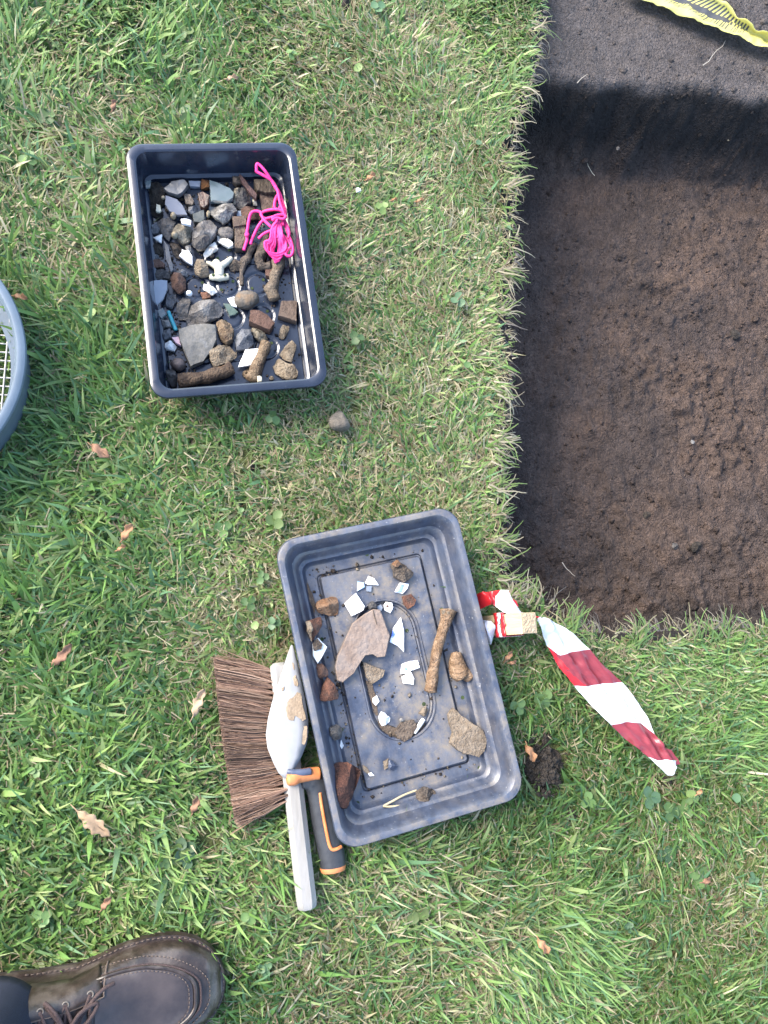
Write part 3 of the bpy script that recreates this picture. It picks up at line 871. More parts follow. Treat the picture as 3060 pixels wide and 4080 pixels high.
def chunk(name, fr, poly, z0, t, prof, mat, rough=1.0, tilt=(0, 0), n=30, parent=None, soften=None):
    """a solid grown from an outline: real thickness, broken facets, chipped edges"""
    zs = z0 + t * .6
    P = [at(x, y, zs, fr) for x, y in poly]
    c = sum(P, Vector()) / len(P)
    P = resample([(p.x - c.x, p.y - c.y, 0) for p in P], n)
    n = len(P)
    if soften is None: soften = {'round': 3, 'rock': 1, 'flat': 0, 'slab': 0}[prof]
    for _ in range(soften):
        P = [(P[i - 1] + P[i] * 5 + P[(i + 1) % n]) / 7 for i in range(n)]
    size = max(max(p.length for p in P), .004)
    seed = Vector((rnd.uniform(0, 50), rnd.uniform(0, 50), rnd.uniform(0, 50)))
    amp = {'flat': .035, 'rock': .075, 'round': .045, 'slab': .03}[prof] * rough
    planes = []
    npl = {'rock': 5, 'slab': 2, 'flat': 1, 'round': 2}[prof]
    a0 = rnd.uniform(0, 6.28)
    for i in range(npl):
        a = a0 + i * 6.28 / npl + rnd.uniform(-.5, .5)
        sl = {'rock': rnd.uniform(.18, .85), 'slab': rnd.uniform(.03, .22), 'flat': rnd.uniform(0, .08), 'round': rnd.uniform(.05, .3)}[prof] * min(1.4, t / size * 1.5 + .15)
        planes.append((math.cos(a) * sl, math.sin(a) * sl, t * rnd.uniform(.92, 1.12)))
    V, F = [(0, 0, 0)], []

    def cut(q):
        for px_, py_, h_ in planes:
            q.z = min(q.z, max(t * .18, h_ - px_ * q.x - py_ * q.y))
        return q
    for k, (s_, hh) in enumerate(PROF[prof]):
        for p in P:
            q = Vector((p.x * s_, p.y * s_, hh * t))
            if hh > .3: q = cut(q)
            nv = mnoise.noise_vector(q * (2.2 / size) + seed) * size * amp + mnoise.noise_vector(q * (6.0 / size) + seed) * size * amp * .6
            nv.z *= min(1.0, t / size * 2.2) * (0 if k == 0 else 1)
            q += nv
            q.z += (q.x * tilt[0] + q.y * tilt[1]) * (1 if hh > .3 else 0)
            V.append(tuple(q))
    V.append(tuple(cut(Vector((0, 0, t * (1.0 if prof != 'round' else 1.06))))))
    m = len(PROF[prof])
    for i in range(n):
        F.append((0, 1 + (i + 1) % n, 1 + i))
        for k in range(m - 1):
            a, b = 1 + k * n + i, 1 + k * n + (i + 1) % n
            F.append((a, b, b + n, a + n))
        a, b = 1 + (m - 1) * n + i, 1 + (m - 1) * n + (i + 1) % n
        F.append((a, b, len(V) - 1))
    o = mesh_obj(name, V, F, mat, parent, True, {'flat': 30, 'rock': 17, 'round': 60, 'slab': 22}[prof])
    o.location = (c.x, c.y, z0)
    if parent is not None: o.location = o.location - parent.location
    return o


def catmull(P, m):
    P = [Vector(p) for p in P]
    out = []
    for i in range(len(P) - 1):
        p0 = P[max(i - 1, 0)]; p1 = P[i]; p2 = P[i + 1]; p3 = P[min(i + 2, len(P) - 1)]
        for k in range(m):
            t = k / m
            out.append(.5 * ((2 * p1) + (p2 - p0) * t + (2 * p0 - 5 * p1 + 4 * p2 - p3) * t * t + (3 * p1 - p0 - 3 * p2 + p3) * t ** 3))
    out.append(P[-1])
    return out


def tube_data(P, R, ns=10, bumpy=0.0, freq=60, seed=None, caps=True, base=0, squash=1.0):
    """tube along points with a radius at each point; returns verts, faces"""
    seed = seed or Vector((rnd.uniform(0, 50), rnd.uniform(0, 50), 0))
    V, F = [], []
    n = len(P)
    up = Vector((0, 0, 1))
    for i, p in enumerate(P):
        d = (P[min(i + 1, n - 1)] - P[max(i - 1, 0)])
        if d.length < 1e-9: d = Vector((1, 0, 0))
        d.normalize()
        s = d.cross(up)
        if s.length < .05: s = d.cross(Vector((0, 1, 0)))
        s.normalize(); w = s.cross(d)
        for k in range(ns):
            a = 2 * math.pi * k / ns
            q = p + (s * math.cos(a) + w * math.sin(a) * squash) * R[i]
            if bumpy: q += (q - p) * (mnoise.noise(q * freq + seed) * bumpy)
            V.append(q)
    for i in range(n - 1):
        for k in range(ns):
            a = base + i * ns + k; b = base + i * ns + (k + 1) % ns
            F.append((a, b, b + ns, a + ns))
    if caps:
        V.append(P[0] - (P[1] - P[0]).normalized() * R[0] * .25); V.append(P[-1] + (P[-1] - P[-2]).normalized() * R[-1] * .25)
        c0, c1 = base + len(V) - 2, base + len(V) - 1
        for k in range(ns):
            F.append((c0, base + (k + 1) % ns, base + k))
            F.append((c1, base + (n - 1) * ns + k, base + (n - 1) * ns + (k + 1) % ns))
    return V, F


def limb(name, fr, pts, radii, z, mat, bumpy=.25, freq=70, ns=12, m=7, parent=None, zs=None, squash=1.0):
    P3 = []
    for i, (x, y) in enumerate(pts):
        P3.append(at(x, y, (zs[i] if zs else z), fr))
    P = catmull(P3, m)
    R = list(np.interp(np.linspace(0, len(pts) - 1, len(P)), range(len(pts)), radii))
    V, F = tube_data(P, R, ns, bumpy, freq, squash=squash)
    c = sum(P3, Vector()) / len(P3)
    o = mesh_obj(name, [v - c for v in V], F, mat, parent, True)
    o.location = c
    return o


# ------------------------------------------------------------------ trays
def rr_loop(hw, hl, r, z, k=9):
    r = min(r, hw, hl)
    out = []
    for (sx, sy, a0) in ((1, 1, 0), (-1, 1, 90), (-1, -1, 180), (1, -1, 270)):
        cx_, cy_ = sx * (hw - r), sy * (hl - r)
        for i in range(k):
            a = math.radians(a0 + 90 * i / (k - 1))
            out.append(Vector((cx_ + r * math.cos(a), cy_ + r * math.sin(a), z)))
    return out


def loft(loops, close_last=True, wob=0.0, seed=0):
    V, F = [], []
    n = len(loops[0])
    for L in loops:
        V += L
    for j in range(len(loops) - 1):
        for i in range(n):
            a, b = j * n + i, j * n + (i + 1) % n
            F.append((a, b, b + n, a + n))
    if close_last:
        F.append(tuple((len(loops) - 1) * n + i for i in range(n)))
    return V, F


def build_tray(root, prof, w, l, mat, name='tray_body', extra=None):
    loops = []
    for (ins_, z, r) in prof:
        loops.append(rr_loop(w / 2 - ins_, l / 2 - ins_, r, z))
    if extra: loops += extra
    V, F = loft(loops)
    o = mesh_obj(name, V, F, mat, root, True, 28)
    so = o.modifiers.new('wall', 'SOLIDIFY'); so.thickness = .0018; so.offset = -1
    return o


# tray with the pink cord
tray1 = tag(empty('seed_tray', (t1c.x, t1c.y, T1_BASE), t1a), 'glossy black plastic tray crowded with stones, bones and a pink cord', 'tray')
d1 = T1_RIM - T1_BASE
build_tray(tray1, [(.0015, d1 - .0115, .021), (0, d1 - .004, .022), (.0006, d1 - .0012, .022), (.003, d1, .021), (.0095, d1 - .0002, .018), (.0118, d1 - .0016, .017), (.0128, d1 - .005, .016),
                   (.0165, .0165, .014), (.0178, .0135, .0135), (.0205, .0122, .012), (.0222, .0105, .011), (.0236, .004, .010), (.0250, .0006, .009)], t1w, t1l, M['black_plastic'])
# floor with round drain wells
fw, fl_ = t1w / 2 - .0245, t1l / 2 - .0245
cs = .0016
fnx, fny = int(2 * fw / cs), int(2 * fl_ / cs)
fx, fy = np.meshgrid(np.linspace(-fw, fw, fnx), np.linspace(-fl_, fl_, fny))
fz = np.full(fx.shape, .0030)
wells = []
for a in range(-2, 3):
    for b in range(-3, 4):
        cx_, cy_ = a * .0425, b * .0475 - .004
        if abs(cx_) + .018 > fw or abs(cy_) + .018 > fl_: continue
        wells.append((cx_, cy_))
        r_ = np.hypot(fx - cx_, fy - cy_)
        fz -= .0020 * (sstep(.0180, .0168, r_)) * (1 - .75 * sstep(.0155, .0125, r_))
fi = np.arange(fnx * fny).reshape(fny, fnx)
fq = np.stack([fi[:-1, :-1], fi[:-1, 1:], fi[1:, 1:], fi[1:, :-1]], -1).reshape(-1, 4)
fo = big_mesh('tray_floor', np.stack([fx, fy, fz], -1).reshape(-1, 3), fq, np.zeros((fnx * fny, 3)), M['black_plastic'])
fo.parent = tray1
for (cx_, cy_) in wells:
    for q in range(2):
        a = .6 + q * math.pi
        V = [(cx_ + .0105 * math.cos(a) + .0022 * math.cos(t), cy_ + .0105 * math.sin(a) + .0022 * math.sin(t), .0034) for t in np.linspace(0, 6.283, 11)[:-1]]
        mesh_obj('drain_hole', V, [tuple(range(10))], M['hole'], tray1, False)
T1F = T1_BASE + .003

# worn mud coated tray
tray2 = tag(empty('finds_tray', (t2c.x, t2c.y, T2_BASE), t2a), 'worn grey mud-stained tray with an oval hollow, holding sorted finds', 'tray')
d2 = T2_RIM - T2_BASE
h2, l2 = t2w / 2, t2l / 2
stad = [rr_loop(.0470, .0950, .0470, .0092), rr_loop(.0460, .0940, .0460, .0108), rr_loop(.0446, .0926, .0446, .0110), rr_loop(.0434, .0914, .0434, .0098), rr_loop(.0424, .0904, .0424, .0042), rr_loop(.0404, .0884, .0404, .0034), rr_loop(.0390, .0870, .0390, .0050), rr_loop(.010, .055, .010, .0052)]
build_tray(tray2, [(.002, d2 - .010, .027), (0, d2 - .003, .028), (.0012, d2 - .0008, .028), (.004, d2, .026), (.0085, d2 - .0006, .025), (.0112, d2 - .0035, .024), (.0145, d2 - .012, .022), (.0190, d2 - .0225, .020),
                   (.0215, d2 - .0245, .019), (.0235, d2 - .0265, .018), (.0275, .0155, .016), (.0300, .0135, .015), (.0320, .0128, .014), (.0350, .0060, .012), (.0375, .0040, .010),
                   (.0500, .0036, .006), (.0510, .0030, .0055), (.0518, .0006, .005), (.0536, .0004, .005), (.0542, .0030, .004), (.0548, .0086, .004), (.0556, .0094, .004), (.0575, .0094, .004)], t2w, t2l, M['dusty_plastic'], extra=stad)
T2F = T2_BASE + .0095          # platform
T2G = T2_BASE + .0042          # gutter
T2O = T2_BASE + .0055          # oval hollow
for (hx, hy) in [(-.085, .158), (0, .158), (.085, .158), (.085, .062), (.085, -.060), (.085, -.155), (-.085, -.155), (-.085, .06), (.030, .045), (.030, -.055), (-.085, -.06)]:
    zz = .0056 if abs(hx) < .05 and abs(hy) < .1 else .0040
    V = [(hx + .0027 * math.cos(t), hy + .0027 * math.sin(t), zz) for t in np.linspace(0, 6.283, 11)[:-1]]
    mesh_obj('drain_hole', V, [tuple(range(10))], M['hole'], tray2, False)

# ------------------------------------------------------------------ finds in the black tray
G1 = 'finds in the black tray'
Z = T1F


LAST = {}


def f1(name, label, cat, fr, poly, t, prof, mat, dz=0.0, rough=1.0, tilt=(0, 0)):
    LAST['o'] = tag(chunk(name, fr, poly, Z + dz, t, prof, M[mat], rough, tilt), label, cat, G1)
    return LAST['o']


def crust(name, fr, poly, t, prof, mat, base, rough=1.0):
    """a patch of another material grown on the find made last: a part of it"""
    return chunk(name, fr, poly, base, t, prof, M[mat], rough, parent=LAST['o'])


def blob(cx_, cy_, rx, ry=None, rot=0, n=9):
    ry = ry or rx
    return [(cx_ + rx * math.cos(t) * math.cos(rot) - ry * math.sin(t) * math.sin(rot), cy_ + rx * math.cos(t) * math.sin(rot) + ry * math.sin(t) * math.cos(rot))
            for t in [i * 6.283 / n for i in range(n)]]


f1('flint_flake', 'smooth grey flint flake at the top left of the black tray', 'flint', 'A', [(335, 400), (400, 345), (500, 335), (530, 375), (490, 430), (450, 455), (370, 430)], .010, 'flat', 'flint', .008, tilt=(.1, 0))
f1('glass_sherd', 'lilac curved glass sherd shaped like a pointed lens', 'glass', 'A', [(350, 450), (440, 480), (485, 530), (525, 605), (440, 605), (380, 575), (345, 520)], .006, 'flat', 'glass_lilac', .008, .5)
f1('glass_sherd', 'thick pale aqua glass piece with a rounded green rim', 'glass', 'A', [(690, 330), (770, 360), (850, 400), (885, 440), (875, 480), (830, 510), (700, 495)], .010, 'flat', 'glass_aqua', .006, .5, (.08, 0))
f1('rusty_block', 'small orange rusty block near the far wall of the black tray', 'iron', 'A', [(630, 325), (690, 325), (692, 390), (625, 390)], .014, 'rock', 'rust', 0, .6)
f1('glass_sherd', 'pale blue glass piece left of the orange rusty block', 'glass', 'A', [(530, 338), (625, 340), (620, 384), (540, 382)], .006, 'flat', 'glass_blue', .001)
f1('soil_clump', 'dark crumbly soil clump filling the far left corner', 'soil', 'A', [(190, 345), (270, 335), (350, 390), (345, 490), (310, 530), (220, 500), (185, 430)], .013, 'rock', 'soil_clod', 0, 1.5)
f1('glass_sherd', 'greenish white flake on the dark soil in the far left corner', 'glass', 'A', [(192, 335), (240, 335), (232, 390), (197, 388)], .004, 'flat', 'glass_aqua', .013)
f1('soil_clump', 'dark elongated soil clump along the left wall under the cream flake', 'soil', 'A', [(205, 500), (260, 510), (330, 570), (320, 625), (260, 600), (215, 560)], .010, 'rock', 'soil_clod', 0, 1.5)
f1('shell_flake', 'cream flake with a pointed top on dark soil', 'shell', 'A', [(280, 515), (310, 525), (318, 570), (300, 582), (276, 572)], .004, 'flat', 'ivory', .011)
f1('cream_chip', 'tiny cream chip above the lilac glass sherd', 'chip', 'A', blob(332, 462, 17, 13), .006, 'round', 'cream', .009)
f1('pot_sherd', 'brown curved sherd right of the lilac glass', 'pottery', 'A', [(490, 440), (540, 445), (575, 500), (560, 532), (510, 520)], .009, 'flat', 'brown_glass', .003)
f1('flint_nodule', 'small blue grey cube of flint below the brown curved sherd', 'flint', 'A', [(530, 525), (592, 520), (597, 580), (550, 597), (525, 570)], .013, 'rock', 'blue_stone', 0, .6)
f1('pot_sherd', 'dark red angular glazed sherd with a rusty edge', 'pottery', 'A', [(600, 440), (640, 430), (690, 465), (683, 530), (652, 555), (622, 540)], .012, 'flat', 'red_dark', .002, tilt=(.2, .1))
f1('pale_rock', 'pale grey rough rock with a jagged right end', 'rock', 'A', [(690, 515), (790, 500), (880, 510), (915, 560), (870, 600), (840, 640), (800, 665), (740, 620), (695, 580)], .017, 'rock', 'pale_stone', .003, 1.1)
f1('tan_nub', 'tan nub at the left end of the pale rough rock', 'bone', 'A', blob(683, 590, 16, 28), .009, 'round', 'cream', .002)
f1('stone_chip', 'tan pitted stone against the far wall beside a purple iron strip', 'stone', 'A', [(870, 290), (930, 292), (940, 350), (905, 365), (875, 345)], .016, 'rock', 'brown_stone', 0)
f1('iron_strip', 'long dark purple rusted iron strip lying diagonally', 'iron', 'A', [(925, 280), (975, 340), (1062, 450), (1055, 482), (1010, 440), (930, 330)], .007, 'slab', 'purple_iron', .014, 1.2)
f1('ribbed_block', 'brown block with ribbed grain under the top of the pink cord', 'wood', 'A', [(1035, 335), (1120, 332), (1200, 345), (1212, 440), (1130, 442), (1058, 428)], .020, 'slab', 'wood_block', 0, 1.4)
f1('black_stone', 'black cored angular stone with a cream left edge', 'stone', 'A', [(890, 400), (940, 385), (1000, 425), (1015, 500), (950, 545), (885, 515)], .018, 'rock', 'dark_stone', 0, .9)
crust('crust', 'A', [(885, 400), (925, 388), (945, 395), (915, 440), (898, 505), (880, 510)], .014, 'rock', 'cream_pitted', Z + .003)
f1('tan_chip', 'small tan chip below the purple iron strip', 'chip', 'A', [(1022, 470), (1050, 466), (1064, 520), (1035, 518)], .007, 'rock', 'ivory', .002)
f1('brown_tile', 'flat brown tile piece partly under the pink cord', 'tile', 'A', [(1080, 440), (1200, 462), (1212, 560), (1105, 575)], .011, 'slab', 'brown_tile', .001)
f1('brick_piece', 'reddish brown brick piece left of the pink cord loops', 'brick', 'A', [(935, 550), (1035, 515), (1080, 570), (1092, 615), (1000, 632), (948, 605)], .016, 'rock', 'brick_brown', 0, .8)
f1('flint_flake', 'flat olive grey flint in the middle of the crowded half', 'flint', 'A', [(560, 600), (650, 565), (657, 640), (622, 668), (570, 660)], .009, 'flat', 'green_flint', .001)
f1('cleaved_stone', 'grey cleaved stone with a long tapering lower tip', 'stone', 'A', [(275, 640), (340, 612), (430, 635), (412, 700), (378, 792), (330, 750), (300, 700)], .015, 'rock', 'grey_stone', .002, .8)
f1('flint_nodule', 'blue grey lump beside the left wall next to the cleaved stone', 'flint', 'A', [(240, 680), (290, 660), (312, 720), (290, 747), (242, 742)], .012, 'rock', 'blue_stone', 0)
f1('bone_fragment', 'large cream pitted spongy bone lump', 'bone', 'A', [(425, 650), (520, 655), (555, 710), (545, 790), (490, 832), (440, 780), (405, 725)], .020, 'rock', 'cream_pitted', 0, 1.3)
f1('tan_nub', 'smooth tan nub on the left of the cream spongy bone', 'bone', 'A', blob(420, 752, 28, 24), .012, 'round', 'cream', .010)
f1('tan_nub', 'tan nub just below the lilac glass sherd', 'bone', 'A', blob(410, 602, 24, 26), .010, 'round', 'cream', .006)
f1('white_chip', 'clean white oblong chip on top of the cream spongy bone', 'pottery', 'A', [(470, 635), (510, 632), (550, 645), (546, 682), (475, 667)], .006, 'flat', 'white_pot', .019)
f1('shell_piece', 'pale blue white three cornered shell by the left wall', 'shell', 'A', [(250, 770), (325, 745), (320, 815), (285, 796)], .006, 'rock', 'white_rock', .006)
f1('cobble', 'large grey cobble with a pitted upper half', 'stone', 'A', [(560, 700), (640, 650), (700, 630), (750, 690), (742, 750), (665, 850), (600, 862), (550, 805), (555, 740)], .022, 'rock', 'grey_stone', 0, .9)
crust('broken_face', 'A', [(565, 770), (640, 740), (700, 760), (665, 845), (602, 858), (555, 810)], .010, 'rock', 'dark_stone', Z + .0145)
f1('grey_pebble', 'grey brown rounded stone above the white oblong clay lump', 'stone', 'A', [(760, 700), (850, 690), (888, 722), (882, 780), (820, 792), (752, 750)], .015, 'round', 'grey_stone', 0)
f1('white_clay', 'white oblong clay lump lying diagonally in the middle', 'clay', 'A', [(748, 745), (800, 758), (868, 808), (880, 842), (842, 852), (760, 802)], .012, 'rock', 'white_bone', .002, .9)
f1('white_bone', 'white pitted pointed bone left of the oblong clay lump', 'bone', 'A', [(732, 793), (762, 850), (700, 902), (652, 922), (643, 888)], .011, 'rock', 'white_bone', .003, 1.0)
f1('stone_chip', 'small brown chip under the white pointed bone', 'stone', 'A', blob(708, 910, 22, 20), .007, 'rock', 'brown_stone', 0)
f1('slab_piece', 'grey brown square slab left of the pink cord tails', 'stone', 'A', [(870, 622), (975, 622), (982, 690), (882, 704)], .016, 'slab', 'brown_tile', .002, 1.5)
f1('slab_piece', 'tall brown slab touching the longest pink cord tail', 'stone', 'A', [(888, 704), (970, 690), (978, 800), (952, 872), (888, 872)], .014, 'slab', 'brown_stone', 0, 1.5)
f1('glass_sherd', 'small blue grey glass chip between pale rock and brick piece', 'glass', 'A', [(895, 575), (935, 570), (942, 612), (905, 615)], .006, 'flat', 'glass_blue', 0)
f1('white_sherd', 'bright white sherd with a ragged top edge', 'pottery', 'A', [(455, 915), (478, 892), (478, 870), (505, 882), (530, 878), (560, 925), (560, 990), (510, 962)], .006, 'flat', 'white_pot', .008, .6, (.1, .1))
f1('pink_stone', 'small pinkish stone behind the bright white ragged sherd', 'stone', 'A', [(500, 848), (545, 832), (556, 890), (520, 885)], .010, 'rock', 'pale_stone', .004, .6)
f1('soil_clump', 'brown soil clump between the left wall and the slate strip', 'soil', 'A', [(235, 800), (300, 810), (335, 850), (330, 905), (262, 892)], .010, 'rock', 'soil_clod', 0, 1.4)
f1('soil_clump', 'brown crumbly clump left of the bright white ragged sherd', 'soil', 'A', [(380, 800), (450, 810), (480, 880), (460, 940), (410, 900)], .010, 'rock', 'iron_root', 0, 1.3)
f1('ridged_shell', 'small blue ridged shell by the left wall', 'shell', 'A', [(240, 902), (288, 890), (302, 930), (252, 942)], .006, 'rock', 'blue_stone', .003)
f1('slate_strip', 'long thin blue grey slate strip pointing down the tray', 'slate', 'A', [(338, 800), (375, 850), (390, 930), (412, 1030), (395, 1052), (358, 960)], .006, 'slab', 'flint', .003)
f1('brown_sherd', 'dark plum sherd by the left wall below the blue ridged shell', 'pottery', 'A', [(245, 952), (300, 950), (347, 985), (340, 1012), (255, 1018)], .009, 'flat', 'brick_brown', .001)
f1('bone_end', 'pale rounded bone end left of the vertebra', 'bone', 'A', [(570, 985), (600, 945), (640, 945), (682, 1000), (692, 1060), (630, 1078), (580, 1045)], .018, 'rock', 'bone_pale', 0, .8)
f1('wood_piece', 'dark fibrous wood piece behind the vertebra', 'wood', 'A', [(690, 945), (770, 955), (780, 1000), (720, 1010)], .010, 'rock', 'iron_root', 0, 1.2)
f1('wood_piece', 'grey brown fibrous wood joined to the thin forked root', 'wood', 'A', [(840, 958), (900, 945), (945, 958), (932, 1022), (855, 1024)], .012, 'rock', 'iron_root', 0, 1.2)
f1('brick_piece', 'rounded red brown brick lump near the left wall', 'brick', 'B', [(385, 112), (415, 70), (470, 65), (505, 110), (510, 190), (455, 226), (400, 182)], .020, 'rock', 'brick_brown', .002, .8)
f1('pale_rock', 'white tipped stone tucked behind the rounded red brown brick', 'stone', 'B', [(405, 50), (470, 40), (530, 75), (520, 100), (450, 95)], .012, 'rock', 'blue_stone', 0, .6)
f1('brown_stone', 'dark brown lump against the left wall beside the brick lump', 'stone', 'B', [(245, 52), (330, 45), (385, 70), (390, 112), (300, 125), (250, 112)], .014, 'rock', 'dark_stone', 0)
f1('glass_sherd', 'large bluish white glass sherd leaning on the left wall', 'glass', 'B', [(258, 142), (320, 128), (366, 130), (365, 200), (330, 285), (285, 330), (268, 300)], .006, 'flat', 'glass_blue', .010, .6, (-.25, 0))
f1('blue_stone', 'two toned grey stone under the large bluish white glass', 'stone', 'B', [(360, 225), (430, 230), (435, 300), (400, 350), (350, 330)], .009, 'rock', 'blue_stone', 0)
f1('green_sherd', 'pale green sherd above the grey lumps on the left', 'pottery', 'B', [(290, 372), (330, 350), (358, 400), (322, 435), (300, 415)], .007, 'flat', 'glass_aqua', .004)
f1('white_nub', 'small white nub on the grey stone', 'pottery', 'B', blob(535, 230, 27, 20), .010, 'round', 'white_pot', .012)
f1('grey_stone', 'narrow grey stone left of the big pale block', 'stone', 'B', [(430, 335), (480, 242), (540, 262), (545, 315), (512, 430), (445, 425)], .016, 'rock', 'grey_stone', 0)
f1('stone_block', 'big pale stone block with a bright squared left edge', 'stone', 'B', [(513, 332), (610, 292), (730, 272), (800, 350), (790, 392), (640, 472), (522, 492), (508, 420)], .022, 'rock', 'grey_stone', 0, .7, (0, .05))
f1('stone_slab', 'largest grey slab with white veins and a pointed lower end', 'stone', 'B', [(450, 522), (530, 490), (650, 480), (742, 490), (747, 600), (700, 690), (640, 762), (550, 806), (500, 700), (462, 612)], .017, 'slab', 'slate', 0, 1.3)
f1('white_bone', 'small white ridged bone above the terracotta chip', 'bone', 'B', [(650, 150), (715, 175), (757, 212), (712, 242), (640, 192)], .009, 'rock', 'white_bone', .004)
f1('terracotta_chip', 'orange terracotta chip under the small white ridged bone', 'pottery', 'B', [(620, 225), (690, 213), (702, 268), (640, 278)], .010, 'rock', 'terracotta', 0, .7)
f1('oval_pebble', 'oval brown pebble in the middle of the tray', 'pebble', 'B', [(880, 262), (910, 222), (1000, 205), (1078, 235), (1085, 295), (1010, 352), (930, 342), (890, 312)], .021, 'round', 'pebble', 0, .7)
f1('white_sherd', 'white sherd tucked under the oval pebble', 'pottery', 'B', [(830, 275), (885, 258), (905, 342), (868, 335)], .005, 'flat', 'white_pot', .002)
f1('glass_sherd', 'dull green glass sherd below the oval pebble', 'glass', 'B', [(800, 310), (850, 322), (915, 380), (890, 402), (850, 412)], .006, 'flat', 'glass_green', 0)
f1('brown_tile', 'squarish brown tile piece by the right wall', 'tile', 'B', [(1250, 300), (1370, 298), (1368, 462), (1225, 415), (1238, 352)], .014, 'slab', 'brown_tile', 0)
f1('brick_piece', 'dark red brown brick slab with a sloping side', 'brick', 'B', [(1010, 375), (1080, 380), (1140, 408), (1196, 470), (1162, 532), (1080, 502), (1000, 460)], .019, 'slab', 'brick_brown', .001)
f1('bone_fragment', 'crumbly cream bone under the dark red brick slab', 'bone', 'B', [(1018, 490), (1100, 508), (1152, 580), (1085, 602), (1032, 562)], .012, 'rock', 'cream_pitted', 0, 1.4)
f1('flint_nodule', 'blue grey knobbly flint beside the white four sided sherd', 'flint', 'B', [(890, 562), (945, 510), (1020, 508), (1037, 620), (985, 662), (902, 672)], .021, 'rock', 'blue_stone', 0)
f1('bone_fragment', 'tall tan bone lump right of the largest grey slab', 'bone', 'B', [(740, 452), (790, 425), (850, 448), (882, 512), (870, 602), (832, 627), (772, 572)], .020, 'rock', 'bone_tan', 0)
f1('bone_fragment', 'broad bark like bone with a toothed left edge', 'bone', 'B', [(688, 690), (742, 640), (840, 620), (912, 702), (850, 762), (740, 812), (702, 762)], .016, 'rock', 'bone_pale', 0, 1.2)
f1('white_sherd', 'white four sided sherd leaning on a long bone', 'pottery', 'B', [(970, 670), (1070, 664), (1090, 700), (1042, 787), (912, 806)], .005, 'flat', 'white_pot', .007, .4, (.1, .05))
f1('plum_pebble', 'rounded plum coloured pebble in the near left corner', 'pebble', 'B', [(378, 772), (430, 730), (500, 750), (510, 802), (455, 838), (402, 812)], .018, 'round', 'plum_pebble', 0)
f1('dark_stone', 'dark rough stone in the near left corner', 'stone', 'B', [(348, 822), (400, 808), (432, 850), (437, 932), (402, 955), (360, 902)], .018, 'rock', 'dark_stone', 0)
f1('white_rock', 'white rounded rock by the left wall near the slab', 'rock', 'B', [(333, 622), (390, 600), (437, 635), (422, 678), (345, 662)], .014, 'rock', 'white_rock', 0, .7)
f1('pink_chip', 'pink chip wedged between white rock and slab', 'pottery', 'B', [(400, 580), (452, 572), (472, 642), (432, 622)], .007, 'flat', 'pink_chip', .004)
f1('grey_lump', 'pale grey bumpy lump left of the teal rod', 'stone', 'B', [(318, 442), (378, 440), (397, 492), (325, 497)], .012, 'rock', 'pale_stone', 0)
f1('striped_stone', 'grey banded stone below the bumpy lump', 'stone', 'B', [(313, 512), (388, 498), (398, 578), (340, 600)], .013, 'rock', 'blue_stone', 0)
f1('split_bone', 'split tan bone with a groove, upper of two by the right wall', 'bone', 'B', [(1233, 545), (1260, 473), (1317, 475), (1300, 540), (1272, 585), (1237, 572)], .011, 'rock', 'bone_pale', 0)
f1('split_bone', 'larger split tan bone with a groove along it', 'bone', 'B', [(1238, 702), (1290, 630), (1330, 583), (1372, 632), (1332, 765), (1275, 740)], .015, 'rock', 'bone_pale', 0, .8)
f1('bone_fragment', 'flaky pale bone in the near right corner', 'bone', 'B', [(1178, 792), (1230, 728), (1290, 770), (1350, 790), (1387, 832), (1370, 885), (1320, 906), (1205, 852)], .014, 'rock', 'bone_pale', 0, 1.2)
f1('bone_crumb', 'tan crumb beside the foot of the long upright bone', 'bone', 'B', [(945, 852), (1000, 803), (1012, 872), (960, 884)], .008, 'rock', 'bone_tan', 0, 1.4)
f1('bone_crumb', 'tiny pale crumb on the tray edge between two bones', 'bone', 'B', blob(1175, 890, 20, 16), .006, 'rock', 'bone_pale', 0)
f1('bone_tip', 'cream tip at the foot of the long upright bone', 'bone', 'B', [(1062, 872), (1100, 880), (1102, 922), (1066, 925)], .010, 'rock', 'ivory', .012, .6)
for nm, lb, pts, rad, z, mt, bp in [
    ('forked_root', 'thin grey brown root running down the middle of the tray', [(1052, 835), (1005, 900), (968, 965), (945, 1020), (942, 1080), (940, 1145)], [.0048, .0052, .0050, .0036, .0034, .0034], .006, 'iron_root', .75),
    ('thick_root', 'thick brown root under the coil of pink cord', [(1135, 750), (1112, 850), (1085, 940), (1100, 990), (1165, 995)], [.0062, .0078, .0078, .0062, .0048], .009, 'iron_root', .75),
]:
    tag(limb(nm, 'A', pts, rad, Z + z, M[mt], bp, 90), lb, 'root', G1)
tag(limb('crusted_iron', 'B', [(1228, -30), (1222, 60), (1200, 130), (1185, 200), (1195, 285)], [.0078, .0088, .0080, .0105, .0072], Z + .010, M['iron_tan'], .6, 70), 'long knobbly crusted iron piece below the pink cord', 'iron', G1)
f1('pink_chip', 'salmon stone chip left of the knobbly crusted iron', 'stone', 'B', [(1125, 45), (1160, 40), (1195, 85), (1180, 122), (1130, 100)], .010, 'flat', 'brick_brown', 0)
tag(limb('teal_rod', 'B', [(372, 372), (400, 445), (432, 520)], [.0026, .0028, .0028], Z + .004, M['teal'], .05), 'short teal rod lying by the left wall', 'rod', G1)
tag(limb('long_bone', 'B', [(1138, 615), (1100, 710), (1062, 800), (1022, 910)], [.0078, .0078, .0082, .0098], Z + .010, M['bone_tan'], .22, 75), 'upright tan long bone beside the white four sided sherd', 'bone', G1)
tag(limb('long_bone', 'B', [(455, 915), (560, 900), (680, 880), (780, 850), (868, 812)], [.0100, .0094, .0090, .0090, .0092], Z + .0105, M['iron_dark'], .25, 75), 'dark rusty long bone lying along the near wall', 'bone', G1)


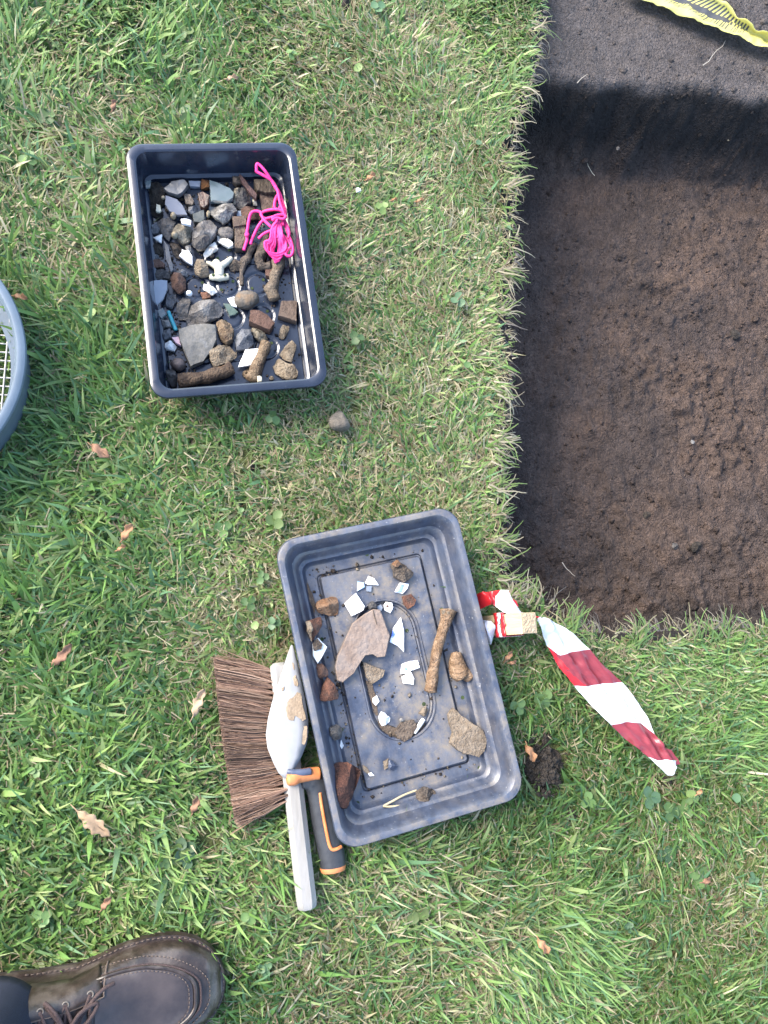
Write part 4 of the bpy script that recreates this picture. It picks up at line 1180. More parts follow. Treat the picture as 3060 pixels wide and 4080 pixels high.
def tray_dirt(name, c, w, l, a, zfun, n, sel, pal):
    ca, sa = math.cos(a), math.sin(a)
    V, F, C = [], [], []
    ft = [(0, 1, 4), (1, 2, 4), (2, 3, 4), (3, 0, 4), (1, 0, 5), (2, 1, 5), (3, 2, 5), (0, 3, 5)]
    for _ in range(n):
        lx, ly = rnd.uniform(-w, w), rnd.uniform(-l, l)
        if rnd.random() > sel(lx / w, ly / l): continue
        r = min(.0040, rnd.gammavariate(1.6, .0005) + .0004)
        x, y, z = c.x + ca * lx - sa * ly, c.y + sa * lx + ca * ly, zfun(lx, ly)
        b = len(V); g = rnd.choice(pal); k = rnd.uniform(.7, 1.3); r0 = rnd.uniform(0, 1.5)
        for i in range(4):
            rr = r * rnd.uniform(.6, 1.4)
            V.append((x + rr * math.cos(r0 + i * 1.571), y + rr * math.sin(r0 + i * 1.571), z + r * .3)); C.append(tuple(q * k for q in g))
        V.append((x, y, z + r * 1.1)); C.append(tuple(q * k for q in g)); V.append((x, y, z)); C.append(tuple(q * k for q in g))
        F += [tuple(b + q for q in t_) for t_ in ft]
    tag(big_mesh(name, np.array(V), np.array(F), np.array(C), M['soil'], 3), kind='stuff')


DP = [(.045, .035, .028), (.03, .025, .022), (.09, .07, .05), (.13, .11, .085)]
tray_dirt('tray_soil', t1c, t1w / 2 - .026, t1l / 2 - .026, t1a, lambda x, y: Z, 3600, lambda u, v: .95 if u < -.62 else (.75 if v > .35 else (.30 if v > -.1 else .10)), DP)


# vertebra
def vertebra():
    c = at(765, 70, Z, 'B')
    V, F = [], []
    parts = [([(-.018, -.012, .006), (0, -.014, .007), (.018, -.012, .006)], [.006, .0075, .006]),
             ([(0, -.012, .008), (0, .006, .009), (-.006, .020, .008)], [.009, .010, .006]),
             ([(0, .006, .009), (.014, .014, .011), (.026, .026, .008)], [.008, .006, .0045]),
             ([(0, .004, .008), (-.012, .012, .008), (-.022, .018, .006)], [.007, .005, .0035])]
    for pts, R in parts:
        P = catmull([Vector(p) for p in pts], 5)
        rr = list(np.interp(np.linspace(0, len(pts) - 1, len(P)), range(len(pts)), R))
        v, f = tube_data(P, rr, 10, .2, 120, base=len(V))
        V += v; F += f
    root = mesh_obj('vertebra', V, F, M['ivory'], None, True)
    root.location = c
    root.rotation_euler = (0, 0, .1)
    root.scale = (.72, .72, .72)
    for sx in (-.011, .011):
        v, f = tube_data([Vector((sx, -.012, .0128)), Vector((sx, -.012, .0142))], [.0026, .0030], 8)
        mesh_obj('foramen', v, f, M['hole'], root)
    tag(root, 'cream animal vertebra with two dark holes and a side spur', 'bone', G1)


vertebra()


# pink cord
def pink_cord():
    V, F = [], []
    r = .0021

    def run(pts, z=None, rad=r, fr='A', m=7, lift=None):
        P3 = []
        for i, p in enumerate(pts):
            zz = (lift[i] if lift else (z or .030))
            P3.append(at(p[0], p[1], Z + zz, fr))
        P = catmull(P3, m)
        v, f = tube_data(P, [rad] * len(P), 8, base=len(V))
        V.extend(v); F.extend(f)
    run([(1058, 265), (1060, 205), (1080, 208), (1120, 250), (1150, 292), (1180, 340), (1205, 385), (1240, 440), (1262, 500), (1282, 570), (1276, 625), (1240, 700), (1220, 780)], lift=[.040, .044, .044, .043, .04, .036, .034, .031, .029, .028, .030, .030, .03])
    run([(1056, 262), (1075, 270), (1120, 295), (1170, 325), (1200, 365), (1225, 420), (1240, 500), (1262, 560), (1272, 600), (1262, 680)], lift=[.040, .040, .039, .037, .035, .034, .034, .034, .033, .031])
    run([(1240, 430), (1215, 455), (1200, 500), (1198, 540), (1225, 557), (1246, 525), (1250, 460), (1220, 395)], z=.026)
    run([(1290, 620), (1250, 565), (1190, 556), (1120, 570), (1095, 595), (1115, 622), (1180, 632), (1250, 605), (1285, 590)], lift=[.031, .033, .031, .027, .025, .025, .027, .031, .033])
    run([(1170, 690), (1120, 640), (1095, 600), (1090, 578), (1050, 568), (1015, 585), (998, 640), (990, 690), (982, 740), (984, 790), (972, 830), (960, 872)], lift=[.031, .03, .028, .027, .026, .025, .022, .021, .021, .019, .018, .018])
    run([(978, 735), (990, 748), (980, 760), (976, 742)], z=.0225, rad=.0022)
    run([(1250, 600), (1170, 618), (1110, 640), (1070, 690), (1040, 750), (1022, 790), (1012, 826)], lift=[.034, .03, .028, .024, .02, .018, .017])
    run([(1210, 730), (1170, 722), (1120, 742), (1090, 765), (1074, 782)], lift=[.03, .029, .027, .025, .024])
    R_ = random.Random(3)
    for i in range(10):
        w = 20 + 8.2 * i
        top = 640 + R_.uniform(-8, 14); bot = 968 - 7 * i + R_.uniform(-6, 6)
        cx_ = 1212 + R_.uniform(-8, 8) + (i % 3) * 2
        j = lambda: R_.uniform(-5, 5)
        lean = 12
        run([(cx_ + 4 + j(), top), (cx_ - w * .35 + j(), top + 60), (cx_ - w * .55 + j(), (top + bot) / 2 + 20), (cx_ - w + j(), bot - 90), (cx_ - w * .8 + j(), bot - 25),
             (cx_ + j(), bot), (cx_ + w * .75 + j(), bot - 30), (cx_ + w * .75 + j(), bot - 100), (cx_ + w * .35 + lean + j(), (top + bot) / 2 - 10), (cx_ + w * .35 + j(), top + 50), (cx_ + 10 + j(), top - 4)],
            rad=.00165, lift=[.033 + .0006 * i, .032, .030 + .0005 * i, .024 + .0008 * i, .022 + .0008 * i, .021 + .0007 * i, .022 + .0008 * i, .025 + .0005 * i, .029 + .0006 * i, .032, .034])
    run([(1260, 650), (1290, 700), (1310, 760), (1335, 830), (1340, 885), (1320, 918), (1285, 905), (1300, 870), (1325, 840), (1295, 790), (1240, 730), (1195, 670)], z=.027)
    run([(1275, 640), (1300, 690), (1312, 740), (1305, 780)], z=.028)
    run([(1255, 760), (1300, 800), (1335, 860), (1330, 910), (1300, 920), (1270, 880)], z=.024)
    run([(1180, 640), (1215, 622), (1262, 630), (1285, 612), (1260, 596), (1205, 606), (1178, 628)], z=.037)
    c = at(1200, 750, Z, 'A')
    o = mesh_obj('string_hank', [v - c for v in V], F, M['cord'])
    o.location = c
    tag(o, 'neon pink cord bundled into a hank on the right of the black tray', 'cord')


pink_cord()

# ------------------------------------------------------------------ finds in the worn tray
G2 = 'finds in the worn tray'


def f2(name, label, cat, fr, poly, t, prof, mat, base=None, dz=0.0, rough=1.0, tilt=(0, 0)):
    LAST['o'] = tag(chunk(name, fr, poly, (base if base is not None else T2F) + dz, t, prof, M[mat], rough, tilt), label, cat, G2)
    return LAST['o']


f2('slag_lump', 'dark brown rough lump with an orange top near the far end', 'slag', 'C', [(750, 385), (790, 360), (828, 388), (888, 438), (872, 470), (832, 502), (775, 465)], .018, 'rock', 'iron_root', rough=1.2)
crust('crust', 'C', [(757, 382), (790, 362), (812, 385), (790, 408), (765, 402)], .006, 'rock', 'orange_stone', T2F + .0145)
f2('pot_sherd', 'white pointed sherd like a shark fin near the far end', 'pottery', 'C', [(595, 502), (615, 460), (650, 475), (677, 516), (610, 512)], .004, 'flat', 'white_pot', rough=.4)
f2('pot_sherd', 'tiny blue and green chip left of the white pointed sherd', 'pottery', 'C', [(550, 492), (588, 500), (592, 527), (547, 552)], .004, 'flat', 'blue_green')
f2('glass_chip', 'clear whitish glass chip below the white pointed sherd', 'glass', 'C', [(602, 522), (635, 520), (632, 556), (602, 552)], .004, 'flat', 'glass_blue')
f2('blue_sherd', 'blue and white striped sherd under the dark brown lump', 'pottery', 'C', [(773, 556), (803, 500), (858, 506), (852, 532), (820, 568)], .004, 'flat', 'white_pot', rough=.4)
crust('blue_band', 'C', [(787, 558), (812, 510), (830, 512), (814, 560)], .0006, 'flat', 'blue_glaze', T2F + .0041)
f2('terracotta_sherd', 'rounded terracotta sherd below the blue striped sherd', 'pottery', 'C', [(818, 582), (870, 568), (902, 605), (887, 640), (852, 660), (828, 630)], .007, 'flat', 'brick')
f2('orange_stone', 'orange crumbly stone on the platform corner at left', 'stone', 'C', [(298, 642), (308, 610), (400, 578), (432, 595), (444, 690), (400, 702), (318, 682)], .020, 'rock', 'orange_stone', dz=-.003)
f2('pot_sherd', 'clean white square sherd above the big pinkish tile', 'pottery', 'C', [(470, 625), (540, 562), (592, 640), (587, 666), (515, 702)], .006, 'flat', 'white_pot', rough=.4)
f2('pebble', 'small dark grey pebble between white square and oval hollow', 'pebble', 'C', [(612, 630), (640, 607), (670, 632), (666, 662), (620, 662)], .012, 'round', 'dark_stone')
f2('pot_sherd', 'tiny grey blue chip above the big pinkish tile', 'pottery', 'C', [(666, 645), (688, 630), (700, 650), (690, 672), (670, 668)], .005, 'flat', 'glass_blue')
f2('pot_sherd', 'small white sherd with a brown spot in it', 'pottery', 'C', [(707, 632), (720, 616), (757, 620), (763, 650), (746, 684), (710, 667)], .005, 'flat', 'white_pot', base=T2O)
crust('brown_spot', 'C', blob(729, 641, 9, 7), .0005, 'flat', 'brick_brown', T2O + .0051)
tile = f2('roof_tile', 'big pinkish curved roof tile piece with a hooked lower end', 'tile', 'C',
          [(590, 690), (640, 660), (685, 665), (705, 720), (740, 820), (715, 945), (670, 950), (640, 930), (592, 940), (562, 985), (520, 1050), (460, 1097), (430, 1085), (416, 1005), (430, 940), (470, 850), (520, 745)], .013, 'slab', 'pink_tile', rough=.5)
LAST['o'] = tile
crust('crack', 'C', [(640, 664), (645, 664), (654, 700), (668, 752), (664, 754), (649, 702)], .0006, 'flat', 'dirt_film', T2F + .0128)
f2('pot_sherd', 'white pointed sherd with blue willow print along one edge', 'pottery', 'C', [(810, 710), (828, 790), (828, 917), (790, 880), (740, 857), (765, 770)], .005, 'flat', 'blue_print', base=T2O, rough=.4, dz=.001)
f2('blue_chip', 'dark blue shiny chip against the left wall', 'glass', 'C', [(240, 668), (255, 670), (276, 706), (262, 714)], .006, 'flat', 'navy_lump', base=T2G, dz=.002)
f2('brick_piece', 'red brick piece with grey mortar by the left wall', 'brick', 'C', [(240, 732), (330, 705), (342, 755), (300, 820), (275, 862), (250, 800)], .020, 'rock', 'brick', base=T2G, rough=.6, dz=.012, tilt=(-.28, 0))
crust('mortar', 'C', [(240, 732), (265, 728), (285, 775), (270, 800), (280, 858), (248, 800)], .007, 'rock', 'sandstone', T2G + .0320)
f2('white_clay', 'white chunk with a brown top by the left wall', 'clay', 'C', [(275, 872), (310, 830), (368, 885), (345, 932), (308, 987), (280, 940)], .012, 'flat', 'white_rock', base=T2G, rough=.6, dz=.012, tilt=(-.28, 0))
crust('crust', 'C', [(278, 872), (308, 836), (344, 872), (330, 902), (288, 910)], .003, 'rock', 'brown_stone', T2G + .0250)
f2('stone', 'dark brown stone below the white chunk by the left wall', 'stone', 'C', [(290, 992), (335, 985), (372, 1020), (377, 1062), (330, 1078), (294, 1050)], .015, 'rock', 'brick_brown', base=T2G, rough=.7, dz=.012, tilt=(-.28, 0))
f2('brick_piece', 'red three cornered brick piece with a dark hole', 'brick', 'D', [(320, 192), (345, 120), (372, 70), (410, 110), (443, 172), (436, 207), (350, 222), (324, 212)], .020, 'rock', 'brick', base=T2G, rough=.6, dz=.012, tilt=(-.28, 0))
f2('pebble', 'dark rounded cube of stone by the left wall', 'stone', 'D', [(380, 377), (430, 357), (462, 380), (457, 440), (410, 457), (384, 420)], .017, 'rock', 'dark_stone', base=T2G, rough=.5, dz=.012, tilt=(-.28, 0))
f2('white_chip', 'white chip below the dark cube of stone', 'pottery', 'D', [(420, 470), (456, 450), (469, 490), (440, 522)], .007, 'rock', 'white_rock', base=T2G)
f2('brick_piece', 'large dark red triangular brick in the near left corner', 'brick', 'D', [(398, 602), (440, 588), (500, 590), (580, 640), (552, 740), (502, 832), (490, 872), (440, 858), (418, 760)], .024, 'rock', 'brick_dark', base=T2G, rough=.6, dz=.017, tilt=(-.34, 0))
f2('grey_sherd', 'grey brown sherd at the left edge of the oval hollow', 'pottery', 'D', [(578, -20), (640, 4), (716, 30), (702, 70), (635, 116), (600, 70)], .007, 'flat', 'sandstone', base=T2O, dz=.002)
f2('pot_sherd', 'white sherd with pale blue print, upper of two in the oval', 'pottery', 'C', [(815, 990), (862, 972), (912, 966), (924, 1010), (868, 1030), (862, 1042), (808, 1048)], .005, 'flat', 'blue_print', base=T2O, rough=.4)
f2('pot_sherd', 'plain white sherd, lower of two in the oval hollow', 'pottery', 'D', [(815, 70), (870, 40), (889, 80), (886, 118), (825, 110)], .005, 'flat', 'white_pot', base=T2O, rough=.4)
f2('sandstone', 'tan sandstone triangle on the near right corner', 'stone', 'D', [(1095, 292), (1125, 258), (1170, 300), (1240, 350), (1292, 390), (1332, 450), (1312, 522), (1280, 557), (1220, 537), (1150, 512), (1108, 470), (1125, 410), (1105, 342)], .013, 'slab', 'sandstone', rough=1.6)
f2('brown_sherd', 'brown muddy sherd at the near end of the oval hollow', 'pottery', 'D', [(768, 402), (810, 345), (888, 328), (907, 370), (872, 440), (830, 462), (788, 440)], .008, 'flat', 'brown_stone', base=T2O)
f2('bone_chip', 'tan fluted bone chip on the right edge of the oval', 'bone', 'D', [(915, 290), (960, 245), (977, 270), (960, 312)], .006, 'rock', 'sandstone', base=T2O, dz=.001)
f2('plaster', 'cream crumbly plaster piece in the near end of the oval', 'plaster', 'D', [(680, 302), (690, 280), (710, 285), (753, 320), (742, 345), (700, 370), (680, 340)], .008, 'rock', 'white_rock', base=T2O, rough=1.3)
f2('pot_sherd', 'small white oval sherd at the left of the hollow', 'pottery', 'D', [(640, 200), (665, 182), (681, 215), (660, 244), (642, 226)], .005, 'flat', 'white_rock', base=T2O)
f2('pebble', 'tiny pinkish pebble on the brown muddy sherd', 'pebble', 'D', blob(815, 330, 14, 12), .006, 'round', 'pale_stone', base=T2O, dz=.003)
f2('dark_lump', 'shiny blue black lump alone on the platform', 'slag', 'D', [(735, 572), (752, 568), (792, 608), (765, 638), (735, 622)], .009, 'rock', 'navy_lump')
f2('mud_crumb', 'small mud crumb beside the blue black lump', 'soil', 'D', [(705, 582), (735, 560), (738, 615), (712, 632)], .004, 'rock', 'sandstone')
f2('white_point', 'tiny white point of shell on the platform', 'shell', 'D', [(612, 650), (632, 644), (650, 664), (622, 668)], .003, 'flat', 'white_pot')
f2('mud_crumb', 'tan smear of mud above the tiny white point', 'soil', 'D', [(580, 600), (605, 612), (625, 645), (610, 655), (585, 635)], .0016, 'flat', 'sandstone')
f2('soil_clump', 'brown fibrous clump at the end of the straw in the gutter', 'soil', 'D', [(900, 762), (950, 733), (1027, 760), (1022, 812), (960, 832), (905, 806)], .013, 'rock', 'iron_root', base=T2G, dz=.010, rough=1.4)
f2('soil_heap', 'flat dark soil heap by the left wall near the orange stone', 'soil', 'C', [(208, 520), (250, 498), (276, 560), (300, 640), (282, 700), (245, 690), (222, 600)], .004, 'rock', 'dirt_film', base=T2G, rough=1.2)
f2('soil_heap', 'muddy soil caught in the near end of the oval hollow', 'soil', 'D', [(668, 330), (690, 380), (770, 440), (840, 462), (920, 420), (970, 350), (940, 330), (880, 400), (800, 420), (720, 370)], .0022, 'rock', 'dirt_film', base=T2O, rough=1.0)
f2('soil_heap', 'muddy soil down the left edge of the oval hollow', 'soil', 'D', [(600, 90), (640, 110), (660, 200), (680, 300), (660, 310), (630, 220), (612, 150)], .0020, 'rock', 'dirt_film', base=T2O, rough=1.0)
leg_bone = tag(limb('leg_bone', 'C', [(1096, 668), (1090, 700), (1066, 770), (1040, 860), (1018, 960), (1000, 1060), (985, 1155)], [.0128, .0100, .0070, .0068, .0074, .0082, .0086], T2F + .010, M['bone_brown'], .2, 75, zs=[T2F + .0105] * 7), 'long brown leg bone with one pale knobbed end', 'bone', G2)
LAST['o'] = leg_bone
crust('broken_end', 'C', [(1056, 666), (1092, 656), (1130, 662), (1126, 686), (1082, 696), (1060, 690)], .007, 'rock', 'bone_pale', T2F + .015)
kb = limb('knuckle_bone', 'D', [(1145, -75), (1148, -20), (1160, 40), (1180, 72)], [.0065, .0110, .0125, .0105], T2G + .012, M['bone_brown'], .25, 50)
tag(kb, 'brown knuckle bone in the right gutter', 'bone', G2)
v, f = tube_data(catmull([at(1185, 40, T2G + .012, 'D') - kb.location, at(1212, 58, T2G + .011, 'D') - kb.location, at(1222, 66, T2G + .010, 'D') - kb.location], 5), [.0085] * 6 + [.0095] * 4 + [.0065], 10, .2, 60)
mesh_obj('condyle', v, f, M['bone_brown'], kb)
tag(limb('pipe_stem', 'D', [(890, 408), (920, 365), (947, 325)], [.0029, .0031, .0031], T2O + .004, M['white_bone'], .05), 'white clay pipe stem at the near end of the oval', 'pipe', G2)
tag(limb('straw_stalk', 'D', [(905, 752), (830, 780), (765, 815), (715, 842), (712, 848), (760, 850), (860, 838), (950, 832)], [.0013, .0014, .0014, .0014, .0014, .0014, .0014, .0012], T2G + .0125, M['straw'], .1), 'bent straw stalk like a V in the near gutter', 'straw', G2)
tag(limb('grass_stem', 'D', [(405, 535), (440, 570), (470, 595)], [.0009, .001, .0008], T2G + .006, M['wire'], .1), 'thin grey stem above the large dark red brick', 'stem', G2)

def t2z(x, y):
    if abs(x) > t2w / 2 - .0548 or abs(y) > t2l / 2 - .0548: return T2G
    if math.hypot(x, max(0, abs(y) - .046)) < .042: return T2O
    return T2F


def t2sel(u, v):
    x, y = u * (t2w / 2 - .042), v * (t2l / 2 - .042)
    if t2z(x, y) == T2G: return .55 if u < -.5 else .22
    if t2z(x, y) == T2O: return .25 if math.hypot(x, max(0, abs(y) - .046)) > .034 else .06
    return .035


tray_dirt('tray_soil', t2c, t2w / 2 - .042, t2l / 2 - .042, t2a, t2z, 2400, t2sel, DP + [(.2, .165, .12)])

# ------------------------------------------------------------------ stones and leaves on the lawn and in the trench
f = chunk('field_stone', 'N', [(1308, 1668), (1335, 1640), (1358, 1634), (1378, 1660), (1400, 1698), (1390, 1710), (1365, 1716), (1325, 1710), (1310, 1690)], .006, .026, 'round', M['pebble'], .6)
tag(f, 'brown rounded stone lying alone on the grass below the black tray', 'stone')
f = chunk('white_chip', 'N', [(1418, 745), (1436, 748), (1440, 760), (1420, 764)], .018, .006, 'rock', M['white_rock'])
tag(f, 'small white chip lying in the grass right of the black tray', 'chip')
for (x, y, r, mt, lb) in [(2578, 2050, 19, 'soil_clod', 'brown lump on the trench floor beside a white fleck'), (2613, 2066, 8, 'white_rock', 'white fleck on the trench floor'),
                          (2690, 2176, 15, 'dark_stone', 'dark stone on the trench floor toward the near edge'), (2777, 2178, 24, 'soil_clod', 'round earthy lump right of the dark stone in the trench'),
                          (2281, 2033, 7, 'orange_stone', 'ochre fleck on the shaded side of the trench'), (2931, 1330, 22, 'soil_clod', 'reddish lump on the right of the trench floor'),
                          (2680, 2370, 16, 'soil_clod', 'small earthy pebble by the near trench edge'), (2760, 1760, 9, 'pale_stone', 'pale speck of stone on the middle of the trench floor'),
                          (2830, 345, 13, 'pale_stone', 'pale pebble on the lip of the dark trench wall'), (2463, 590, 8, 'dark_stone', 'dark pebble at the foot of the dark trench wall')]:
    q_ = at(x, y, -.17)
    j, i = soil_z(np.array([q_.x]), np.array([q_.y]))
    zz = float(TF['gz'][j[0], i[0]]) if y > 550 else (-.045 if y < 400 else -.15)
    tag(chunk('trench_stone', 'N', blob(x, y, r, r * .8, rnd.random() * 3), zz - .002, r * .00042, 'rock', M[mt]), lb, 'stone', 'stones in the trench')


# damp soil clod dug out beside the worn tray
f = chunk('soil_clod', 'N', [(2105, 2985), (2190, 2962), (2245, 3010), (2250, 3045), (2222, 3095), (2190, 3165), (2160, 3185), (2130, 3130), (2100, 3090), (2112, 3030)], .002, .018, 'rock', M['soil_clod'], 2.2, n=64)
tag(f, 'black crumbly soil clod on the grass at the tray corner', 'soil')
V_, F_ = [], []
for _ in range(420):
    a, d_ = rnd.uniform(0, 6.28), abs(rnd.gauss(0, .020)) + .002
    x, y = d_ * math.cos(a) * .8, d_ * math.sin(a) * 1.35
    r = .0008 + rnd.expovariate(1 / .0014); r = min(r, .006)
    z = .017 * max(0, 1 - (d_ / .034) ** 2) + .004 + rnd.uniform(0, .004)
    b0 = len(V_)
    for q in ((1, 0, 0), (0, 1, 0), (-1, 0, 0), (0, -1, 0), (.2, .1, .9), (0, 0, -.6)):
        V_.append((x + q[0] * r * rnd.uniform(.6, 1.3), y + q[1] * r * rnd.uniform(.6, 1.3), z + q[2] * r))
    F_ += [tuple(b0 + k for k in t_) for t_ in ((0, 1, 4), (1, 2, 4), (2, 3, 4), (3, 0, 4), (1, 0, 5), (2, 1, 5), (3, 2, 5), (0, 3, 5))]
mesh_obj('loose_crumbs', V_, F_, M['soil_clod'], f, False)['kind'] = 'stuff'
for (x, y, r, lb) in [(2660, 3110, 18, 'dark soil crumb in the grass below the end of the striped tape'), (2280, 3245, 15, 'dark soil crumb in the grass right of the worn tray corner'), (1005, 1852, 16, 'dark soil crumb in the grass below the black tray'), (1380, 6, 22, 'dark soil crumb at the far edge of the lawn')]:
    tag(chunk('soil_crumb', 'N', blob(x, y, r, r * 1.4), 0, .012, 'rock', M['soil_clod'], 1.4), lb, 'soil', 'soil crumbs on the lawn')


def leaf(name, label, u, v, length, ang, mat, lobes=4, wid=.42, fold=.3, z=.030):
    """lobed dead leaf with a midrib and a curled blade"""
    n = 22
    V, F = [], []
    R_ = random.Random(int(u * 7 + v))
    bend = R_.uniform(-.25, .25)
    for i in range(n + 1):
        t = i / n
        env = math.sin(math.pi * min(1, t ** .85)) ** .6 * (.65 + .5 * t if t < .75 else 1.02)
        lob = 1 - .42 * (.5 + .5 * math.cos(t * lobes * 2 * math.pi)) if 0 < t < .93 else .8
        wv = max(.02, env * lob) * wid * length * .5 if 0 < t < 1 else .0006
        cy_ = bend * length * (t - .5) ** 2
        x = (t - .5) * length
        for s in (-1, -.5, 0, .5, 1):
            ww = wv * s * R_.uniform(.9, 1.08)
            zz = abs(s) * wv * fold + .002 * math.sin(7 * t + 2 * s) + .004 * math.sin(3 * t)
            V.append((x - abs(s) * wv * .15 * 0, cy_ + ww, zz))
    for i in range(n):
        for k in range(4):
            a = i * 5 + k
            F.append((a, a + 1, a + 6, a + 5))
    o = mesh_obj(name, V, F, M[mat], None, True)
    so = o.modifiers.new('thick', 'SOLIDIFY'); so.thickness = .0004
    o.location = at(u, v, z)
    o.rotation_euler = (R_.uniform(-.15, .15), R_.uniform(-.15, .15), ang)
    v_, f_ = tube_data([Vector((-length * .72, .001, .001)), Vector((-length * .5, 0, .002)), Vector((length * .3, 0, .0025))], [.0006, .0008, .0004], 5)
    mesh_obj('midrib', v_, f_, M[mat], o)
    tag(o, label, 'leaf', 'fallen leaves')


LV = [(376, 3278, .050, -.65, 'leaf_tan', 'large pale tan oak leaf on the grass above the shoe', 4),
      (790, 2798, .036, 1.25, 'leaf_tan', 'tan curled leaf left of the brush bristles', 3),
      (250, 2612, .034, .9, 'leaf_brown', 'dark brown narrow leaf far to the left of the brush', 3),
      (777, 3206, .020, 1.3, 'leaf_brown', 'small brown leaf below the brush bristles', 2),
      (423, 3598, .017, 1.0, 'leaf_brown', 'small pinkish brown leaf just above the shoe', 2),
      (398, 1800, .028, -.6, 'leaf_brown', 'red brown folded leaf between sieve and black tray', 2),
      (507, 2120, .024, 1.1, 'leaf_orange', 'orange brown leaf in two lobes left of the worn tray', 2),
      (484, 2185, .012, .6, 'leaf_orange', 'tiny orange leaf tip below the two lobed leaf', 2),
      (2165, 3768, .023, -.9, 'leaf_orange', 'orange brown leaf in the grass at the bottom right', 2),
      (2812, 3506, .016, .3, 'leaf_brown', 'small brown leaf near the right edge of the lawn', 2),
      (2783, 3153, .012, .8, 'leaf_orange', 'tiny orange leaf right of the striped tape end', 2),
      (925, 314, .017, .3, 'leaf_tan', 'small tan leaf with a curved stalk above the black tray', 2),
      (455, 423, .018, 1.4, 'leaf_brown', 'small red brown leaf upper left on the lawn', 2),
      (2026, 2614, .016, .9, 'leaf_brown', 'brown leaf in the shade right of the worn tray', 2),
      (2041, 2640, .012, .2, 'leaf_brown', 'tiny brown leaf below the one shaded by the worn tray', 2),
      (2113, 3000, .024, -1.1, 'leaf_orange', 'orange folded leaf beside the black soil clod', 2),
      (1478, 708, .018, .7, 'leaf_orange', 'orange brown leaf right of the black tray beside a white chip', 2),
      (1672, 803, .012, .4, 'leaf_orange', 'tiny orange leaf midway between black tray and trench', 2),
      (83, 1187, .018, -.15, 'leaf_orange', 'orange leaf just beyond the sieve rim', 2),
      (1570, 800, .010, .4, 'leaf_orange', 'tiny brown leaf fragment right of the black tray', 2)]
for (u, v, L_, a, m_, lb, lo_) in LV:
    leaf('fallen_leaf', lb, u, v, L_, a, m_, lo_, .46 if L_ > .03 else .62, .35 if L_ < .04 else .15, .031)


# ------------------------------------------------------------------ hand brush
def brush():
    root = tag(empty('hand_brush', at(1150, 3000, 0)), 'wooden hand brush with brown bristles and whitewashed handle', 'brush')
    inv = root.location
    # handle: octagonal bar
    zc = .028
    A_, B_ = at(1112, 2640, zc), at(1224, 3618, zc)
    d = (B_ - A_); L_ = d.length; d.normalize(); s = Vector((-d.y, d.x, 0))
    V, F = [], []
    st = [(0, .62), (.012, .95), (.03, 1.0), (.5, .98), (.56, .97), (.97, .98), (.99, .93), (1.0, .80)]
    for t, k in st:
        c = A_ + d * L_ * t - inv
        hw, hh = .0125 * k, .0118 * k
        b = .0062
        for (x, z) in ((hw, -hh + b), (hw, hh - b), (hw - b, hh), (-hw + b, hh), (-hw, hh - b), (-hw, -hh + b), (-hw + b, -hh), (hw - b, -hh)):
            V.append(c + s * x + Vector((0, 0, z)))
    for i in range(len(st) - 1):
        for k in range(8):
            a, b2 = i * 8 + k, i * 8 + (k + 1) % 8
            F.append((a, b2, b2 + 8, a + 8))
    F.append(tuple(range(7, -1, -1))); F.append(tuple((len(st) - 1) * 8 + k for k in range(8)))
    mesh_obj('handle', V, F, M['white_wood'], root, True, 30)
    # bristles: thousands of strands fanning out from the stock
    n = 8500
    r0, r1 = at(1100, 2672, .02), at(1146, 3182, .02)
    e0, e1 = at(850, 2622, .02), at(934, 3268, .02)
    em = at(880, 2910, .02)
    V, F, C = [], [], []
    pal = [(.16, .092, .062), (.21, .128, .088), (.10, .060, .045), (.26, .168, .118), (.07, .045, .036), (.30, .205, .145)]
    for i in range(n):
        t = rnd.random()
        tk = round(t * 22)
        tuft = tk / 22
        tt = t * .30 + tuft * .70
        tr = random.Random(tk * 5 + 1)
        toff, tcol, tz = tr.gauss(0, .012), tr.uniform(.62, 1.25), tr.uniform(-.004, .004)
        z0 = .016 + tz + .018 * rnd.random()
        p = r0.lerp(r1, tt); p.z = z0
        te = min(1.03, max(-.03, t * .75 + tuft * .25 + toff * .7 + rnd.gauss(0, .015)))
        e = e0.lerp(e1, te)
        q_ = em - (e0 + e1) / 2
        e = e + q_ * (4 * te * (1 - te))
        dirv = (e - p)
        ln = rnd.uniform(.93, 1.0) if rnd.random() < .9 else rnd.uniform(.6, .95)
        e = p + dirv * ln
        e.z = .008 + (z0 - .012) * 1.25 + rnd.gauss(0, .0015)
        if rnd.random() < .02: e += Vector((rnd.gauss(0, .008), rnd.gauss(0, .012), .004))
        mid = (p + e) / 2 + Vector((0, 0, rnd.gauss(.0015, .001))) + Vector((rnd.gauss(0, .001), rnd.gauss(0, .0022), 0))
        w = rnd.uniform(.00035, .0006)
        c = rnd.choice(pal); k = rnd.uniform(.65, 1.2) * tcol * .85
        c = tuple(q * k for q in c)
        b = len(V)
        dn = (e - p).normalized(); sd = Vector((-dn.y, dn.x, 0)) * w; up = Vector((0, 0, w))
        for (a, sc_) in ((p, 1), (mid, 1), (e, .8)):
            for o_ in (-sd, sd, up * 1.6):
                V.append(tuple(a + o_ * sc_ - inv)); C.append(c)
        for j in (0, 3):
            for (m1, m2) in ((0, 1), (1, 2), (2, 0)):
                F.append((b + j + m1, b + j + m2, b + j + 3 + m2, b + j + 3 + m1))
    o = big_mesh('bristles', np.array(V), np.array(F), np.array(C), M['bristle'])
    o.parent = root
    o['kind'] = 'stuff'


brush()


